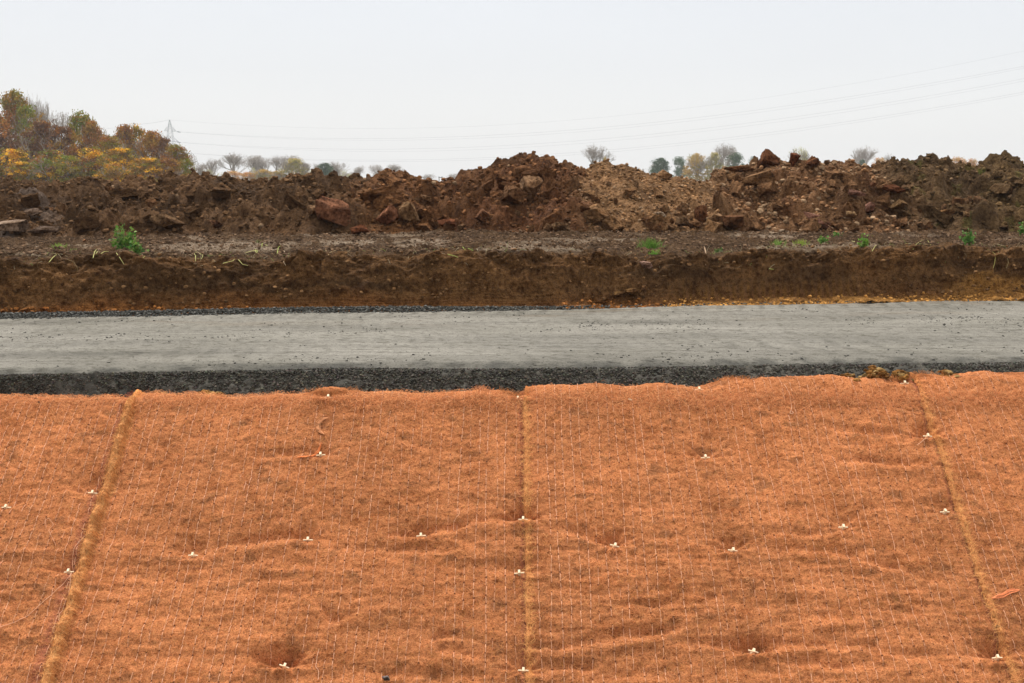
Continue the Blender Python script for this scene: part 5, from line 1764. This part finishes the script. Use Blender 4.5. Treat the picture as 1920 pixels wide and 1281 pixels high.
# broken hedgerows far behind the heaps, each reading as one mass
def hedgerow(pa, pb, top, Y, pal, seed, lab):
    r_ = np.random.default_rng(seed)
    xa_, xb_ = (pa - CX) / F * Y, (pb - CX) / F * Y
    nc = int((xb_ - xa_) * 5)
    cx_ = r_.uniform(xa_, xb_, nc)
    htop = zrow(top, Y) + 1.3
    hh_ = htop * (0.75 + 0.45 * vn(cx_ * 0.25, cx_ * 0, seed) + 0.15 * vn(cx_ * 1.1, cx_ * 0, seed + 1))
    cz_ = -1.3 + hh_ * r_.random(nc) ** 0.6
    C_ = np.stack([cx_, Y + r_.normal(size=nc) * 1.2, cz_], 1)
    nl = 26
    P_ = np.repeat(C_, nl, 0) + r_.normal(size=(nc * nl, 3)) * np.array([0.38, 0.38, 0.30])
    U_ = r_.normal(size=P_.shape)
    U_ /= np.linalg.norm(U_, axis=1)[:, None]
    W_ = np.cross(U_, r_.normal(size=P_.shape))
    W_ /= np.linalg.norm(W_, axis=1)[:, None]
    sz_ = 0.13 * (0.6 + 0.8 * r_.random(len(P_)))[:, None]
    Q_ = np.stack([P_ - U_ * sz_, P_ + W_ * sz_ * 0.5, P_ + U_ * sz_, P_ - W_ * sz_ * 0.5], 1).reshape(-1, 3)
    pal = np.asarray(pal)
    id_ = (np.clip(0.5 + 0.8 * vn(cx_ * 0.12, cx_ * 0, seed + 2) + 0.15 * r_.normal(size=nc), 0, 0.999) * len(pal)).astype(int)
    c_ = np.repeat(pal[np.repeat(id_, nl)] * (0.7 + 0.6 * r_.random(nc * nl))[:, None], 4, 0)
    tag(mesh("hedgerow", Q_, np.arange(len(Q_)).reshape(-1, 4), M_LEAF, col=c_, smooth=False), lab, kind="stuff")


HP = [(0.34, 0.29, 0.20), (0.50, 0.32, 0.10), (0.40, 0.36, 0.12), (0.30, 0.26, 0.20), (0.52, 0.30, 0.10)]
hedgerow(376, 780, 325, 320, HP, 901, "low broken hedge under the row of bare trees")
hedgerow(1205, 1420, 316, 300, [(0.30, 0.27, 0.08), (0.44, 0.34, 0.08), (0.14, 0.18, 0.07)], 902, "low hedge under the yellow-brown willows")
hedgerow(1530, 1860, 306, 330, HP, 903, "low pale hedge behind the right-hand heaps")

# ------------------------------------------------------------------ pylon, pole frame, wires
def bars(segs, r):
    return join([tube([a_, b_], [r, r], 4) for a_, b_ in segs])[:2]


PY = 500.0
top = at(318, 225, PY)
gz_ = -1.5
Hh = top[2] - gz_
root = empty("pylon", (top[0], PY, gz_), (0, 0, 0.55))


def half(z):                                            # half width of the tower body at height z
    return np.interp(z / Hh, [0, 0.60, 0.84, 1.0], [2.3, 1.25, 0.95, 0.12])


lev = [0, 0.14, 0.27, 0.39, 0.5, 0.60, 0.69, 0.77, 0.84, 0.90, 0.95, 1.0]
seg = []
cor = [(-1, -1), (1, -1), (1, 1), (-1, 1)]
legs = [[] for _ in range(4)]
for a_, b_ in zip(lev[:-1], lev[1:]):
    za, zb = a_ * Hh, b_ * Hh
    for j in range(4):
        c1_, c2_ = cor[j], cor[(j + 1) % 4]
        pa, pb = np.array([c1_[0] * half(za), c1_[1] * half(za), za]), np.array([c1_[0] * half(zb), c1_[1] * half(zb), zb])
        qa, qb = np.array([c2_[0] * half(za), c2_[1] * half(za), za]), np.array([c2_[0] * half(zb), c2_[1] * half(zb), zb])
        legs[j].append((pa, pb))
        seg += [(pa, qb), (qa, pb), (pb, qb)]
for j in range(4):
    mesh("leg", *bars(legs[j], 0.065), M_STEEL, parent=root)
mesh("lattice", *bars(seg, 0.026), M_STEEL, parent=root)
ARM = [(0.84, 2.6), (0.69, 3.4), (0.54, 3.0)]
arms_z = []
for fz, wd in ARM:
    z = fz * Hh
    arms_z.append(z)
    s_ = []
    hb_ = half(z)
    for sg in (-1, 1):
        tip = np.array([sg * wd, 0, z])
        for yy_ in (-1, 1):
            s_ += [(np.array([sg * hb_, yy_ * hb_, z]), tip), (np.array([sg * hb_, yy_ * hb_, z + 2.0]), tip)]
            for f_ in (0.33, 0.66):
                s_ += [(np.array([sg * hb_, yy_ * hb_, z]) * (1 - f_) + tip * f_, np.array([sg * hb_, yy_ * hb_, z + 2.0]) * (1 - f_) + tip * f_)]
    mesh("cross_arm", *bars(s_, 0.04), M_STEEL, parent=root)
tag(root, "grey steel lattice pylon rising behind the right end of the autumn wood", "pylon")

WR = [("earth", (318, 225), [(480, 235), (760, 241), (960, 234), (1200, 212), (1500, 172), (1620, 151.5), (1920, 93)], "topmost single wire running from the pylon's tip", 0.045),
      ("c1a", (337, 247.5), [(360, 250), (660, 260), (960, 251), (1200, 232), (1500, 195), (1620, 176), (1920, 121)], "upper wire of the top pair of lines", 0.06),
      ("c1b", (337, 247.5), [(360, 250), (660, 263), (960, 256), (1200, 237), (1500, 199.5), (1620, 180.5), (1920, 125)], "lower wire of the top pair of lines", 0.05),
      ("c2a", (337, 267), [(360, 269), (660, 280), (900, 275), (1200, 254), (1500, 217), (1620, 199), (1920, 145)], "upper wire of the middle pair of lines", 0.06),
      ("c2b", (337, 267), [(360, 269), (660, 284), (900, 280), (1200, 259), (1500, 223), (1620, 204), (1920, 149.5)], "lower wire of the middle pair of lines", 0.05),
      ("c3a", (355, 287.5), [(430, 293), (660, 300), (900, 296), (1200, 275.5), (1500, 241), (1620, 223), (1920, 170)], "upper wire of the lowest pair of lines", 0.06),
      ("c3b", (355, 287.5), [(430, 293), (660, 303), (900, 299), (1200, 280), (1500, 246), (1620, 227), (1920, 174)], "lower wire of the lowest pair of lines", 0.05)]
for k, (nm, st, pts, lab, rad) in enumerate(WR):
    A = at(st[0], st[1], PY)
    BX, BY = (2600 - CX) / F * 200.0, 200.0

    def t_of(px_):
        u = (px_ - CX) / F                                # x = u * Y*cosP-ish
        uu_ = u * cosP
        return (uu_ * PY - A[0]) / ((BX - A[0]) + uu_ * (PY - BY))
    T_, R_ = [0.0], [A[2]]
    for (a_, b_) in pts:
        t_ = t_of(a_)
        T_.append(t_)
        R_.append(zrow(b_, PY + (BY - PY) * t_))
    T_, R_ = np.array(T_), np.array(R_)
    M_ = np.stack([T_, T_ * (1 - T_), T_ * (1 - T_) * (1 - 2 * T_)], 1)
    co, *_ = np.linalg.lstsq(M_[1:] , R_[1:] - A[2], rcond=None)
    tt = np.linspace(0, 1, 70)
    zz = A[2] + co[0] * tt + co[1] * tt * (1 - tt) + co[2] * tt * (1 - tt) * (1 - 2 * tt)
    Pw = np.stack([A[0] + (BX - A[0]) * tt, PY + (BY - PY) * tt, zz], 1)
    o_ = mesh("power_line", *tube(Pw, np.linspace(rad * 0.45, rad * 0.24, 70), 4), M_WIRE)
    tag(o_, lab, "power line", "overhead lines from the pylon")
    if nm in ("c1a", "c2a", "c3a"):
        Q = at(st[0] - 5, st[1] - 0.6, PY - 2)
        Q2 = at(st[0] + 1, st[1] + 0.4, PY - 4)
        ins = tube([Q, (Q + Q2) / 2, Q2], [0.2, 0.24, 0.2], 6)
        i2 = mesh("insulator", *ins, M_STEEL, parent=o_)
        tl = at({"c1a": 322, "c2a": 322, "c3a": 322}[nm], st[1] - 1.5, PY)
        mesh("tie_rod", *tube([tl, Q], [0.04, 0.04], 4), M_STEEL, parent=o_)
# wires leaving to the left, half hidden by the wood
for k, (a_, b_, c_, lab) in enumerate([((318, 225), (290, 230), (190, 243), "single wire leaving the pylon's tip to the left"), ((300, 247.5), (290, 249), (150, 262), "wire leaving the pylon's top arm to the left")]):
    Pw = [at(*a_, PY), at(*b_, PY + 5), at(*c_, PY + 60)]
    tag(mesh("power_line", *tube(Pw, [0.045] * 3, 4), M_WIRE), lab, "power line", "overhead lines from the pylon")

pf_ = at(826, 331, 250)
root = empty("pole_frame", (pf_[0], 250, -1.3))
Hp = pf_[2] + 1.3
for sx_ in (-0.33, 0.33):
    mesh("post", *tube([(sx_, 0, 0), (sx_, 0, Hp)], [0.10, 0.08], 6), M_BARK, parent=root)
mesh("crossbar", *tube([(-0.45, 0, Hp * 0.93), (0.45, 0, Hp * 0.93)], [0.07, 0.07], 4), M_BARK, parent=root)
tag(root, "dark wooden double pole with a crossbar in the dip between two heaps", "pole")

# ------------------------------------------------------------------ haze
hz = bpy.data.materials.new("haze_air")
hz.use_nodes = True
t = hz.node_tree
t.nodes.remove(t.nodes["Principled BSDF"])
pvn = t.nodes.new("ShaderNodeVolumePrincipled")
pvn.inputs["Color"].default_value = (0.93, 0.95, 0.98, 1)
pvn.inputs["Density"].default_value = 0.0005
pvn.inputs["Anisotropy"].default_value = 0.0
t.links.new(pvn.outputs[0], t.nodes["Material Output"].inputs["Volume"])
bx = np.array([(a_, b_, c_) for a_ in (-1260, 1260) for b_ in (-960, 1260) for c_ in (-4.0, 48.0)], float)
tag(mesh("haze", bx, [(0, 1, 3, 2), (4, 6, 7, 5), (0, 4, 5, 1), (2, 3, 7, 6), (0, 2, 6, 4), (1, 5, 7, 3)], hz, smooth=False), "thin pale haze in the air", kind="stuff")
sc.cycles.volume_bounces = 0
